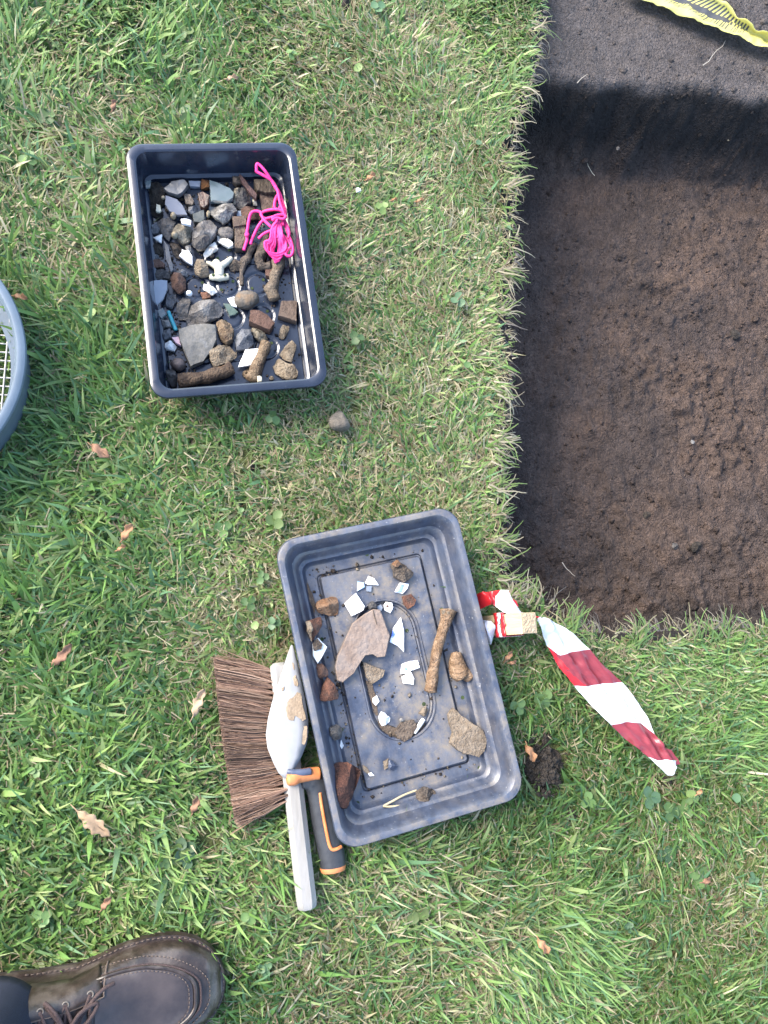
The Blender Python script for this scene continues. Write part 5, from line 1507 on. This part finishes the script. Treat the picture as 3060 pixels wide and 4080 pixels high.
# ------------------------------------------------------------------ trowel
def trowel():
    root = tag(empty('trowel', at(1160, 3080, .04)), 'leaf bladed trowel with grey and orange grip lying on the brush', 'trowel')
    inv = root.location
    zb = .0425
    L_ = [(686, 40), (655, 120), (612, 255), (570, 380), (530, 500), (498, 630), (481, 760), (494, 865), (540, 980), (582, 1062), (630, 1108)]
    R_ = [(694, 42), (722, 130), (752, 255), (776, 380), (800, 500), (818, 630), (821, 735), (806, 830), (768, 930), (715, 1020), (668, 1098)]
    V, F = [], []
    n = len(L_)
    for i in range(n):
        for k in range(5):
            t = k / 4
            x = L_[i][0] * (1 - t) + R_[i][0] * t; y = L_[i][1] * (1 - t) + R_[i][1] * t
            p = at(x, y, zb + .002 * (1 - (2 * t - 1) ** 2), 'H') - inv
            V.append(p)
    for i in range(n - 1):
        for k in range(4):
            a = i * 5 + k
            F.append((a, a + 5, a + 6, a + 1))
    o = mesh_obj('blade', V, F, M['trowel_blade'], root, True)
    so = o.modifiers.new('t', 'SOLIDIFY'); so.thickness = .0018; so.offset = 0
    for poly in ([(645, 500), (668, 470), (700, 455), (735, 415), (758, 430), (768, 490), (785, 560), (800, 640), (772, 655), (745, 625), (715, 610), (705, 645), (668, 640), (652, 610), (640, 560)],
                 [(788, 690), (810, 690), (812, 780), (790, 840), (772, 830), (782, 760)], [(695, 300), (718, 280), (742, 350), (738, 372), (712, 366)], [(602, 385), (630, 372), (625, 405), (608, 408)], [(690, 180), (705, 185), (712, 240), (700, 235)]):
        chunk('dried_mud', 'H', poly, zb + .0026, .0007, 'flat', M['mud_film'], 2.2, parent=root)
    # tang: steel neck that leaves the blade and bends into the grip
    def part(name, pts, rad, zs, mat, ns=10, squash=1.0):
        P = catmull([at(x, y, z, 'H') - inv for (x, y), z in zip(pts, zs)], 6)
        rr = list(np.interp(np.linspace(0, len(pts) - 1, len(P)), range(len(pts)), rad))
        v, f = tube_data(P, rr, ns, squash=squash)
        return mesh_obj(name, v, f, mat, root, True)
    part('tang', [(655, 1050), (700, 1062), (760, 1062), (840, 1052)], [.003, .0042, .0045, .0045], [.0445, .0455, .0455, .043], M['tang'])
    part('collar', [(655, 1122), (700, 1112), (740, 1092), (820, 1078), (905, 1070)], [.0065, .0085, .0085, .0085, .0085], [.046, .044, .041, .037, .034], M['orange_grip'], 12)
    part('grip', [(770, 1120), (840, 1122), (895, 1170), (920, 1280), (938, 1400), (962, 1520), (990, 1640), (1012, 1740), (1020, 1815)], [.010, .0145, .0160, .0158, .0160, .0162, .0165, .0165, .0160],
         [.034, .030, .0265, .024, .023, .023, .023, .023, .023], M['trowel_grip'], 16, .8)
    part('end_cap', [(1017, 1812), (1019, 1830), (1021, 1850)], [.0166, .0164, .0150], [.023, .023, .023], M['orange_grip'], 16, .8)
    part('grip_inlay', [(915, 1222), (925, 1300), (945, 1420), (968, 1540), (990, 1640), (1015, 1678), (1055, 1672), (1085, 1655)], [.0022] * 8, [.037, .0365, .036, .036, .0362, .0364, .036, .033], M['orange_grip'], 8)


trowel()


# ------------------------------------------------------------------ stake and striped tape
def stake():
    top = at(2109, 2488, .085)
    hw, hl = .0128, .0138
    lean = math.radians(20)
    H_ = .085 / math.cos(lean)
    root = empty('wooden_stake', (top.x - math.tan(lean) * .085, top.y, 0), 0)
    root.rotation_euler = (0, lean, .06)
    rot = Matrix.Rotation(.06, 3, 'Z') @ Matrix.Rotation(lean, 3, 'Y')
    V = []
    zs = [-.09, .0, .05, H_ - .002, H_]
    for z in zs:
        k = .55 if z < 0 else (.94 if z == zs[-1] else 1.0)
        for sx, sy in ((1, 1), (-1, 1), (-1, -1), (1, -1)):
            V.append((sx * hw * k, sy * hl * k, z))
    F = []
    for i in range(len(zs) - 1):
        for k in range(4):
            a, b = i * 4 + k, i * 4 + (k + 1) % 4
            F.append((a, b, b + 4, a + 4))
    F.append((3, 2, 1, 0))
    mesh_obj('post', V, F, M['stake_wood'], root, False)
    E_ = []
    m = 9
    for j in range(m):
        for i in range(m):
            x, y = (i / (m - 1) * 2 - 1) * hw * .94, (j / (m - 1) * 2 - 1) * hl * .94
            E_.append((x, y, H_ + .0003 + (rnd.uniform(0, .0014) if 0 < i < m - 1 and 0 < j < m - 1 else 0)))
    mesh_obj('sawn_end', E_, [(j * m + i, j * m + i + 1, (j + 1) * m + i + 1, (j + 1) * m + i) for j in range(m - 1) for i in range(m - 1)], M['stake_end'], root, False)
    tag(root, 'short square wooden stake leaning outwards beside the worn tray', 'stake')
    return root, rot, hw, hl, H_


stk, srot, shw, shl, sH = stake()
stop = stk.location


def barrier_tape():
    root = tag(empty('barrier_tape', (stop.x, stop.y, .05)), 'red and white striped tape tied around the wooden stake', 'tape')
    inv = root.location

    def rows_mesh(name, rows, fr, zs, mats, stripe, sub=4, crinkle=.0015, mid=0):
        """rows: polyline across the tape per row; stripe gives the material of each span between rows"""
        V, F, MI = [], [], []
        across = 21
        full, mi = [], []
        for i in range(len(rows) - 1):
            for s in range(sub):
                full.append((i, s / sub)); mi.append(stripe[i])
        full.append((len(rows) - 1, 0))

        def row_pts(i):
            P = [at(x, y, zs[i], fr) for x, y in rows[i]]
            out = []
            for k in range(across):
                t = k / (across - 1) * (len(P) - 1)
                j = min(int(t), len(P) - 2)
                out.append(P[j].lerp(P[j + 1], t - j))
            return out
        RP = [row_pts(i) for i in range(len(rows))]
        for i, t in full:
            for k in range(across):
                p = RP[i][k] if t == 0 else RP[i][k].lerp(RP[i + 1][k], t)
                q = Vector(p)
                along = q.x * .55 - q.y * .83; cross_ = q.x * .83 + q.y * .55
                q.z += crinkle * (1.2 - 2.6 * abs(mnoise.noise(Vector((along * 14, cross_ * 60, 0))))) + crinkle * .6 * mnoise.noise(q * 110) + mid * math.sin(math.pi * k / (across - 1))
                V.append(q - inv)
        for r_ in range(len(full) - 1):
            for k in range(across - 1):
                a = r_ * across + k
                F.append((a, a + 1, a + across + 1, a + across)); MI.append(2 if (len(mats) > 2 and mi[r_] == 1 and r_ < len(full) / 2 and k < 3 + (r_ % 7) * .4) else mi[r_])
        o = mesh_obj(name, V, F, mats, root, True)
        o.data.polygons.foreach_set('material_index', MI)
        return o
    mats = [M['tape_white'], M['tape_red']]
    rows_mesh('tape_tail', [[(538, 318), (550, 305), (578, 296)],
                            [(556, 400), (600, 360), (660, 325)],
                            [(575, 455), (660, 420), (790, 415)],
                            [(602, 505), (690, 575), (800, 545), (907, 530)],
                            [(690, 665), (800, 690), (1030, 660)],
                            [(795, 795), (890, 800), (970, 785), (1145, 770)],
                            [(930, 950), (1080, 930), (1275, 925)],
                            [(1065, 1085), (1190, 1060), (1300, 1072), (1388, 1150)],
                            [(1190, 1195), (1330, 1215), (1480, 1260)],
                            [(1335, 1315), (1400, 1340), (1470, 1335), (1560, 1345)],
                            [(1485, 1452), (1510, 1450), (1530, 1390), (1535, 1375)]], 'G',
              [.062, .058, .050, .044, .040, .038, .037, .036, .036, .036, .034], [M['tape_white'], M['tape_rose'], M['tape_red']], [0, 0, 0, 1, 1, 0, 0, 1, 1, 0], 7, .006, .0025)
    rows_mesh('tape_tip', [[(1480, 1255), (1520, 1270)], [(1530, 1330), (1570, 1335)], [(1548, 1380), (1586, 1372)]], 'G', [.037, .036, .034], [M['tape_white'], M['tape_rose']], [1, 1], 3, .002)
    rows_mesh('tape_loop', [[(60, 170), (90, 320), (170, 490)], [(215, 95), (250, 260), (290, 430)], [(330, 110), (340, 260), (400, 380)], [(430, 90), (410, 250), (430, 375)],
                            [(610, 60), (500, 200), (505, 415)], [(800, 65), (680, 250), (600, 490)], [(850, 240), (760, 400), (700, 550)], [(960, 400), (880, 480), (790, 590)], [(1062, 560), (960, 590), (830, 600)]], 'E',
              [.030, .040, .047, .044, .048, .052, .056, .058, .056], mats, [1, 1, 1, 1, 0, 0, 0, 0], 4, .005, .004)
    rows_mesh('tape_edge', [[(800, 75), (818, 85)], [(840, 220), (870, 240)], [(890, 310), (975, 305)], [(950, 380), (1000, 370)], [(1010, 430), (1022, 430)]], 'E', [.055] * 5, mats, [1, 1, 1, 1], 2, .001)
    # turns round the stake
    for (z0, z1, m_, g, dz) in [(sH - .050, sH - .040, 1, .0012, .008), (sH - .043, sH - .036, 0, .0020, .012), (sH - .038, sH - .031, 1, .0016, .004), (sH - .054, sH - .047, 1, .0022, -.004)]:
        V, F = [], []
        n = 32
        for i in range(n + 1):
            a = i / n * 2 * math.pi
            ca, sa = math.cos(a), math.sin(a)
            k = max(abs(ca), abs(sa))
            off = dz * .5 * ca
            for z in (z0, z1):
                p = srot @ Vector((ca / k * (shw + g), sa / k * (shl + g), z + off + rnd.gauss(0, .0008)))
                V.append(Vector(stop) + p - inv)
        for i in range(n):
            F.append((2 * i, 2 * i + 2, 2 * i + 3, 2 * i + 1))
        o = mesh_obj('tape_turn', V, F, mats[m_], root, True)
        so = o.modifiers.new('t', 'SOLIDIFY'); so.thickness = .0006; so.offset = 1
    # strip that links the turns over the top of the post to the tail
    rows_mesh('tape_bridge', [[(900, 560), (905, 610)], [(1120, 555), (1125, 600)], [(1280, 590), (1260, 625)], [(1400, 630), (1390, 650)], [(1500, 650), (1450, 680)], [(1560, 690), (1440, 760)]], 'E', [.050, .056, .060, .062, .062, .062], mats, [0, 0, 1, 1, 0], 3, .001)
    rows_mesh('torn_end', [[(150, 720), (240, 735)], [(250, 760), (380, 745)], [(270, 860), (470, 830)], [(290, 960), (492, 900)], [(300, 1080), (478, 1060)], [(320, 1150), (430, 1190)], [(330, 1240), (385, 1270)]][::1], 'E',
              [.030, .036, .040, .040, .036, .032, .028], [M['tape_dull'], M['tape_red']], [0] * 6, 3, .006, .004)


barrier_tape()


def yellow_tape():
    root = tag(empty('hazard_tape', at(2800, 100, -.03)), 'crumpled yellow and black hazard tape lying on the far soil', 'tape')
    inv = root.location
    # rows along the tape, lower edge to upper edge (pixels of a close view)
    lo = [(-330, -190), (-150, -95), (0, -25), (150, 25), (400, 145), (650, 262), (900, 352), (1140, 440), (1300, 480), (1500, 590), (1700, 640), (1950, 720)]
    up = [(420, -420), (560, -300), (680, -210), (800, -130), (930, -60), (1060, 10), (1180, 105), (1290, 215), (1420, 300), (1560, 385), (1760, 450), (2000, 540)]
    V, F, MI = [], [], []
    ac = 14
    P = []
    sub = 14
    for i in range(len(lo) - 1):
        for s in range(sub):
            t = s / sub
            P.append((i + t, [lo[i][q] * (1 - t) + lo[i + 1][q] * t for q in (0, 1)], [up[i][q] * (1 - t) + up[i + 1][q] * t for q in (0, 1)]))
    for (u, a, b) in P:
        for k in range(ac + 1):
            t = k / ac
            hh = -.020 + .010 * math.cos(t * math.pi * 2) * .6 + .014 * max(0, t - .8) * 5 * .5
            x = a[0] * (1 - t) + b[0] * t; y = a[1] * (1 - t) + b[1] * t
            p = at(x, y, hh, 'Y')
            p.z += .006 * mnoise.noise(p * 40) + .003 * mnoise.noise(p * 90)
            V.append(p - inv)
    for i in range(len(P) - 1):
        u = P[i][0]
        strokes = ((i // 2) % 3 != 0)
        for k in range(ac):
            a = i * (ac + 1) + k
            F.append((a, a + 1, a + ac + 2, a + ac + 1))
            t = (k + .5) / ac
            m_ = 0
            if u < 8.2:
                if .16 < t < .34: m_ = 1 if ((i * 7) // 6) % 3 == 0 else 0
                elif .34 <= t < .52: m_ = 1 if u < 6.6 or ((i // 2) % 2) else 0
                elif .52 <= t < .86: m_ = 1 if (i // 2) % 2 == 0 else 0
            MI.append(m_)
    o = mesh_obj('tape_strip', V, F, [M['tape_yellow'], M['tape_black']], root, True)
    o.data.polygons.foreach_set('material_index', MI)
    so = o.modifiers.new('t', 'SOLIDIFY'); so.thickness = .0005


yellow_tape()


# ------------------------------------------------------------------ garden sieve at the left edge
def sieve():
    rim_z = .085
    R = .176
    e = at(98, 1437, rim_z)
    c = Vector((e.x - R, e.y - .004, 0))
    root = tag(empty('garden_sieve', c), 'round blue grey plastic garden sieve with a wire mesh base', 'sieve')
    prof = [(R - .030, .030), (R - .016, .029), (R - .014, .032), (R - .0135, .070), (R - .0125, .080), (R - .009, .0848), (R - .004, rim_z), (R, .0825), (R + .001, .079), (R - .001, .075), (R - .008, .040), (R - .011, .010), (R - .014, .008), (R - .014, .026), (R - .030, .027)]
    V, F = [], []
    n = 96
    m = len(prof)
    for i in range(n):
        a = i / n * 2 * math.pi
        for r, z in prof:
            V.append((r * math.cos(a), r * math.sin(a), z))
    for i in range(n):
        for k in range(m):
            a, b = i * m + k, i * m + (k + 1) % m
            c_, d_ = ((i + 1) % n) * m + (k + 1) % m, ((i + 1) % n) * m + k
            F.append((a, d_, c_, b))
    mesh_obj('rim', V, F, M['riddle'], root, True, 40)
    V, F = [], []
    s = .0115
    for ax in (0, 1):
        k = -int(R / s)
        while k * s < R - .012:
            o = k * s
            hl = math.sqrt(max(0, (R - .0165) ** 2 - o * o))
            if hl > .01:
                P = []
                for t in np.linspace(-hl, hl, 24):
                    z = .0275 + (.0008 if ax else -.0008)
                    P.append(Vector((o, t, z)) if ax else Vector((t, o, z)))
                v, f = tube_data(P, [.0011] * len(P), 5, base=len(V)); V += v; F += f
            k += 1
    o = mesh_obj('wire_mesh', V, F, M['wire'], root, True)
    o['kind'] = 'stuff'


sieve()


# ------------------------------------------------------------------ the photographer's foot
def person():
    toe = at(892, 3912, .03); heel = at(-40, 4050, .03)
    d = (toe - heel); L_ = .30; d.normalize()
    heel = toe - d * L_
    root = tag(empty('person', (heel.x, heel.y, 0), math.atan2(d.y, d.x)), 'person standing on the lawn in a brown leather lace-up shoe and navy trousers', 'person')
    SZ = .010

    def hw(t, side):
        """half width at t (0 toe, 1 heel); side +1 is towards the far edge of the photo"""
        if t < .25:
            w = .0565 * math.sqrt(max(0, 1 - (1 - t / .25) ** 2.3))
        else:
            w = np.interp(t, [.25, .40, .55, .70, .85, .95, 1.0], [.0565, .0560, .0490, .0430, .0415, .034, .004])
        if side > 0: w *= np.interp(t, [0, .3, .55, .75, 1], [1.06, 1.05, .80, .92, 1])
        else: w *= np.interp(t, [0, .3, .6, 1], [1.0, 1.02, 1.06, 1])
        return float(w)

    def top(t):
        return float(np.interp(t, [0, .02, .06, .14, .28, .40, .50, .60, .70, .85, .97, 1.0], [.018, .030, .041, .048, .052, .062, .075, .086, .094, .098, .094, .06]))

    def surf(t, a):
        """point on the upper; a from 0 (far side) over pi/2 (ridge) to pi (near side)"""
        c_, s_ = math.cos(a), math.sin(a)
        side = 1 if c_ >= 0 else -1
        w = hw(t, side) * .93
        ex = .62
        x = L_ * (1 - t)
        y = side * w * abs(c_) ** ex
        z = SZ + .016 + (top(t) - .016) * abs(s_) ** .72
        return Vector((x, y, z))
    # sole and welt
    for (nm, z0, z1, k0, k1, mt) in (('sole', 0, .015, .95, 1.02, 'sole'), ('welt', .0148, .0205, 1.045, 1.03, 'leather')):
        n = 64
        ring = []
        for i in range(n):
            a = i / n * 2 * math.pi
            t = .5 - .5 * math.cos(a)
            side = 1 if math.sin(a) >= 0 else -1
            ring.append((L_ * (1 - t), side * hw(t, side) if 0 < i and i != n // 2 else 0))
        V, F = [], []
        for (z, k) in ((z0, k0), ((z0 + z1) / 2, k1), (z1, k1 * .99)):
            for x, y in ring:
                V.append(((x - L_ / 2) * (1 + (k - 1) * .4) + L_ / 2, y * k, SZ + z))
        for j in range(2):
            for i in range(n):
                a, b = j * n + i, j * n + (i + 1) % n
                F.append((a, b, b + n, a + n))
        F.append(tuple(range(n))); F.append(tuple(2 * n + i for i in range(n)))
        mesh_obj(nm, V, F, M[mt], root, True, 35)
    # upper
    ts = list(np.linspace(.004, .2, 22)) + list(np.linspace(.22, .996, 44))
    na = 40
    V, F = [], []
    for t in ts:
        for k in range(na + 1):
            p = surf(t, math.pi * k / na)
            n_ = mnoise.noise(p * 38) * .0016 + mnoise.noise(Vector((p.x * 90, p.y * 20, 0))) * .0009 * math.exp(-((t - .36) / .08) ** 2) * 3
            p.z += n_
            V.append(p)
    for i in range(len(ts) - 1):
        for k in range(na):
            a = i * (na + 1) + k
            F.append((a, a + 1, a + na + 2, a + na + 1))
    F.append(tuple(k for k in range(na + 1))); F.append(tuple((len(ts) - 1) * (na + 1) + k for k in range(na + 1)))
    mesh_obj('upper', V, F, M['leather'], root, True)

    def seam_pts(t0, t1, a_off, lift):
        P = []
        for k in range(41):
            q = k / 40
            a = math.radians(a_off) + (math.pi - 2 * math.radians(a_off)) * q
            u = abs(2 * q - 1)
            t = t1 + (t0 - t1) * (u ** 2.4)
            p = surf(t, a)
            P.append(p + Vector((0, 0, lift)))
        return P
    # apron: raised moccasin plug inside a rolled seam
    def apron(t0, t1, a_off):
        rows = []
        for s in np.linspace(0, 1, 9):
            P = []
            for k in range(41):
                q = k / 40
                a = math.radians(a_off) + (math.pi - 2 * math.radians(a_off)) * q
                u = abs(2 * q - 1)
                t = t1 + (t0 - t1) * (u ** 2.4)
                tc = t + (t0 - t) * s
                p = surf(tc, a)
                P.append(p + Vector((0, 0, .0022 + .0012 * mnoise.noise(p * 55) + .0012 * math.sin(math.pi * min(1, s * 1.2)))))
            rows.append(P)
        V, F = [], []
        for r_ in rows: V += r_
        for j in range(len(rows) - 1):
            for k in range(40):
                a = j * 41 + k
                F.append((a, a + 1, a + 42, a + 41))
        mesh_obj('toe_apron', V, F, M['leather_top'], root, True)
    apron(.46, .115, 46)
    for (t0, t1, ao, rad, nm, mt) in ((.46, .105, 44, .0026, 'apron_seam', 'leather'), (.46, .085, 40, .0014, 'apron_seam', 'lace')):
        P = seam_pts(t0, t1, ao, .0016)
        v, f = tube_data(P, [rad] * len(P), 8); mesh_obj(nm, v, f, M[mt], root)

    def stitches(name, P, ln, gap, rad, mat):
        V, F = [], []
        acc = 0.0
        i = 0
        L = [0]
        for k in range(1, len(P)): L.append(L[-1] + (P[k] - P[k - 1]).length)
        s = 0
        while s + ln < L[-1]:
            q = []
            for u in (s, s + ln):
                j = min(int(np.searchsorted(L, u)), len(P) - 1); j = max(j, 1)
                w = (u - L[j - 1]) / max(1e-9, L[j] - L[j - 1])
                q.append(P[j - 1].lerp(P[j], w))
            v, f = tube_data(q, [rad, rad], 5, base=len(V)); V += v; F += f
            s += ln + gap
        o = mesh_obj(name, V, F, mat, root); o['kind'] = 'stuff'
    weltP = []
    for k in range(120):
        a = -2.1 + 4.2 * k / 119
        t = .5 - .5 * math.cos(a)
        side = 1 if a >= 0 else -1
        weltP.append(Vector((L_ * (1 - t), side * hw(t, side) * .985, SZ + .0212)))
    stitches('welt_stitching', weltP, .0042, .0020, .0006, M['thread'])
    stitches('apron_stitching', seam_pts(.46, .128, 49, .0034), .003, .0016, .0006, M['thread'])
    stitches('toe_stitching', [surf(.052 + .4 * abs(2 * k / 60 - 1) ** 2.2, math.radians(22) + math.radians(136) * k / 60) + Vector((0, 0, .0008)) for k in range(61)], .003, .0016, .0006, M['thread'])
    # facings (two flaps that carry the eyelets), tongue
    for sd in (1, -1):
        V, F = [], []
        for i, t in enumerate(np.linspace(.43, .70, 10)):
            for k in range(7):
                a0 = math.radians(12 + 5 * math.sin(i / 9 * 3.14)); a1 = math.radians(74)
                a = a0 + (a1 - a0) * k / 6
                if sd < 0: a = math.pi - a
                tt = t + .03 * (1 - k / 6) * (1 if i == 0 else 0)
                V.append(surf(tt, a) + Vector((0, 0, .0026 if 0 < i else .001)))
        for i in range(9):
            for k in range(6):
                q = i * 7 + k
                F.append((q, q + 1, q + 8, q + 7))
        o = mesh_obj('facing', V, F, M['leather'], root, True)
        so = o.modifiers.new('t', 'SOLIDIFY'); so.thickness = .0018
        P = [surf(.43, math.radians(12 + 62 * k / 10) if sd > 0 else math.pi - math.radians(12 + 62 * k / 10)) + Vector((0, 0, .003)) for k in range(11)]
        P += [surf(t, math.radians(74) if sd > 0 else math.pi - math.radians(74)) + Vector((0, 0, .003)) for t in np.linspace(.44, .70, 10)]
        v, f = tube_data(P, [.0012] * len(P), 6); mesh_obj('facing_edge', v, f, M['thread'], root)
    eye = []
    for t in (.475, .555, .635):
        for sd in (1, -1):
            a = math.radians(62) if sd > 0 else math.pi - math.radians(62)
            p = surf(t, a) + Vector((0, 0, .0042))
            ring = [p + Vector((.0032 * math.cos(q), .0030 * math.sin(q), -.001 * sd * math.sin(q))) for q in np.linspace(0, 6.283, 13)]
            v, f = tube_data(ring, [.0010] * 13, 6, caps=False); mesh_obj('eyelet', v, f, M['brass'], root)
            eye.append(p)
    V, F = [], []

    def lace(pts, rad=.0022):
        P = catmull([Vector(p) for p in pts], 6)
        v, f = tube_data(P, [rad] * len(P), 7, base=len(V)); V.extend(v); F.extend(f)
    up_ = Vector((0, 0, .004))
    for i in range(0, 6, 2):
        lace([eye[i], (eye[i] + eye[i + 1]) / 2 + up_, eye[i + 1]])
        if i < 4:
            lace([eye[i], (eye[i] + eye[i + 3]) / 2 + up_ * 1.6, eye[i + 3]]); lace([eye[i + 1], (eye[i + 1] + eye[i + 2]) / 2 + up_ * 2.2, eye[i + 2]])
    k0 = (eye[2] + eye[3]) / 2 + Vector((.004, 0, .008))
    lace([k0, k0 + Vector((.012, .020, .004)), k0 + Vector((.030, .026, -.002)), k0 + Vector((.020, .010, .002)), k0])
    lace([k0, k0 + Vector((-.012, .024, .003)), k0 + Vector((-.024, .034, -.002)), k0 + Vector((-.010, .016, .002)), k0])
    lace([k0, k0 + Vector((.010, -.020, .003)), k0 + Vector((.030, -.030, -.006)), k0 + Vector((.034, -.040, -.012))])
    lace([k0, k0 + Vector((.030, .034, -.004)), k0 + Vector((.046, .040, -.012))])
    mesh_obj('lace', V, F, M['lace'], root)
    # trouser leg
    V, F = [], []
    n = 40
    rows = [(.062, .062, .075, 0), (.060, .066, .078, -.001), (.075, .064, .076, -.002), (.11, .063, .072, -.004), (.17, .066, .070, -.008), (.26, .070, .072, -.014), (.36, .074, .076, -.018), (.44, .076, .078, -.016), (.46, .05, .05, -.016), (.462, .002, .002, -.016)]
    for (z, ry, rx, dx) in rows:
        for i in range(n):
            a = i / n * 2 * math.pi
            f_ = 1 + .05 * math.sin(5 * a + z * 22) * (1 if z < .2 else .5) + .05 * mnoise.noise(Vector((math.cos(a) * 2, math.sin(a) * 2, z * 14)))
            V.append((.050 + dx + rx * .93 * math.cos(a) * f_, -.010 + ry * .88 * math.sin(a) * f_, z + .006 * math.sin(a * 2 + 1) * (1 if z < .1 else 0)))
    for j in range(len(rows) - 1):
        for i in range(n):
            a, b = j * n + i, j * n + (i + 1) % n
            F.append((a, b, b + n, a + n))
    mesh_obj('trouser_leg', V, F, M['navy_cloth'], root, True)


person()
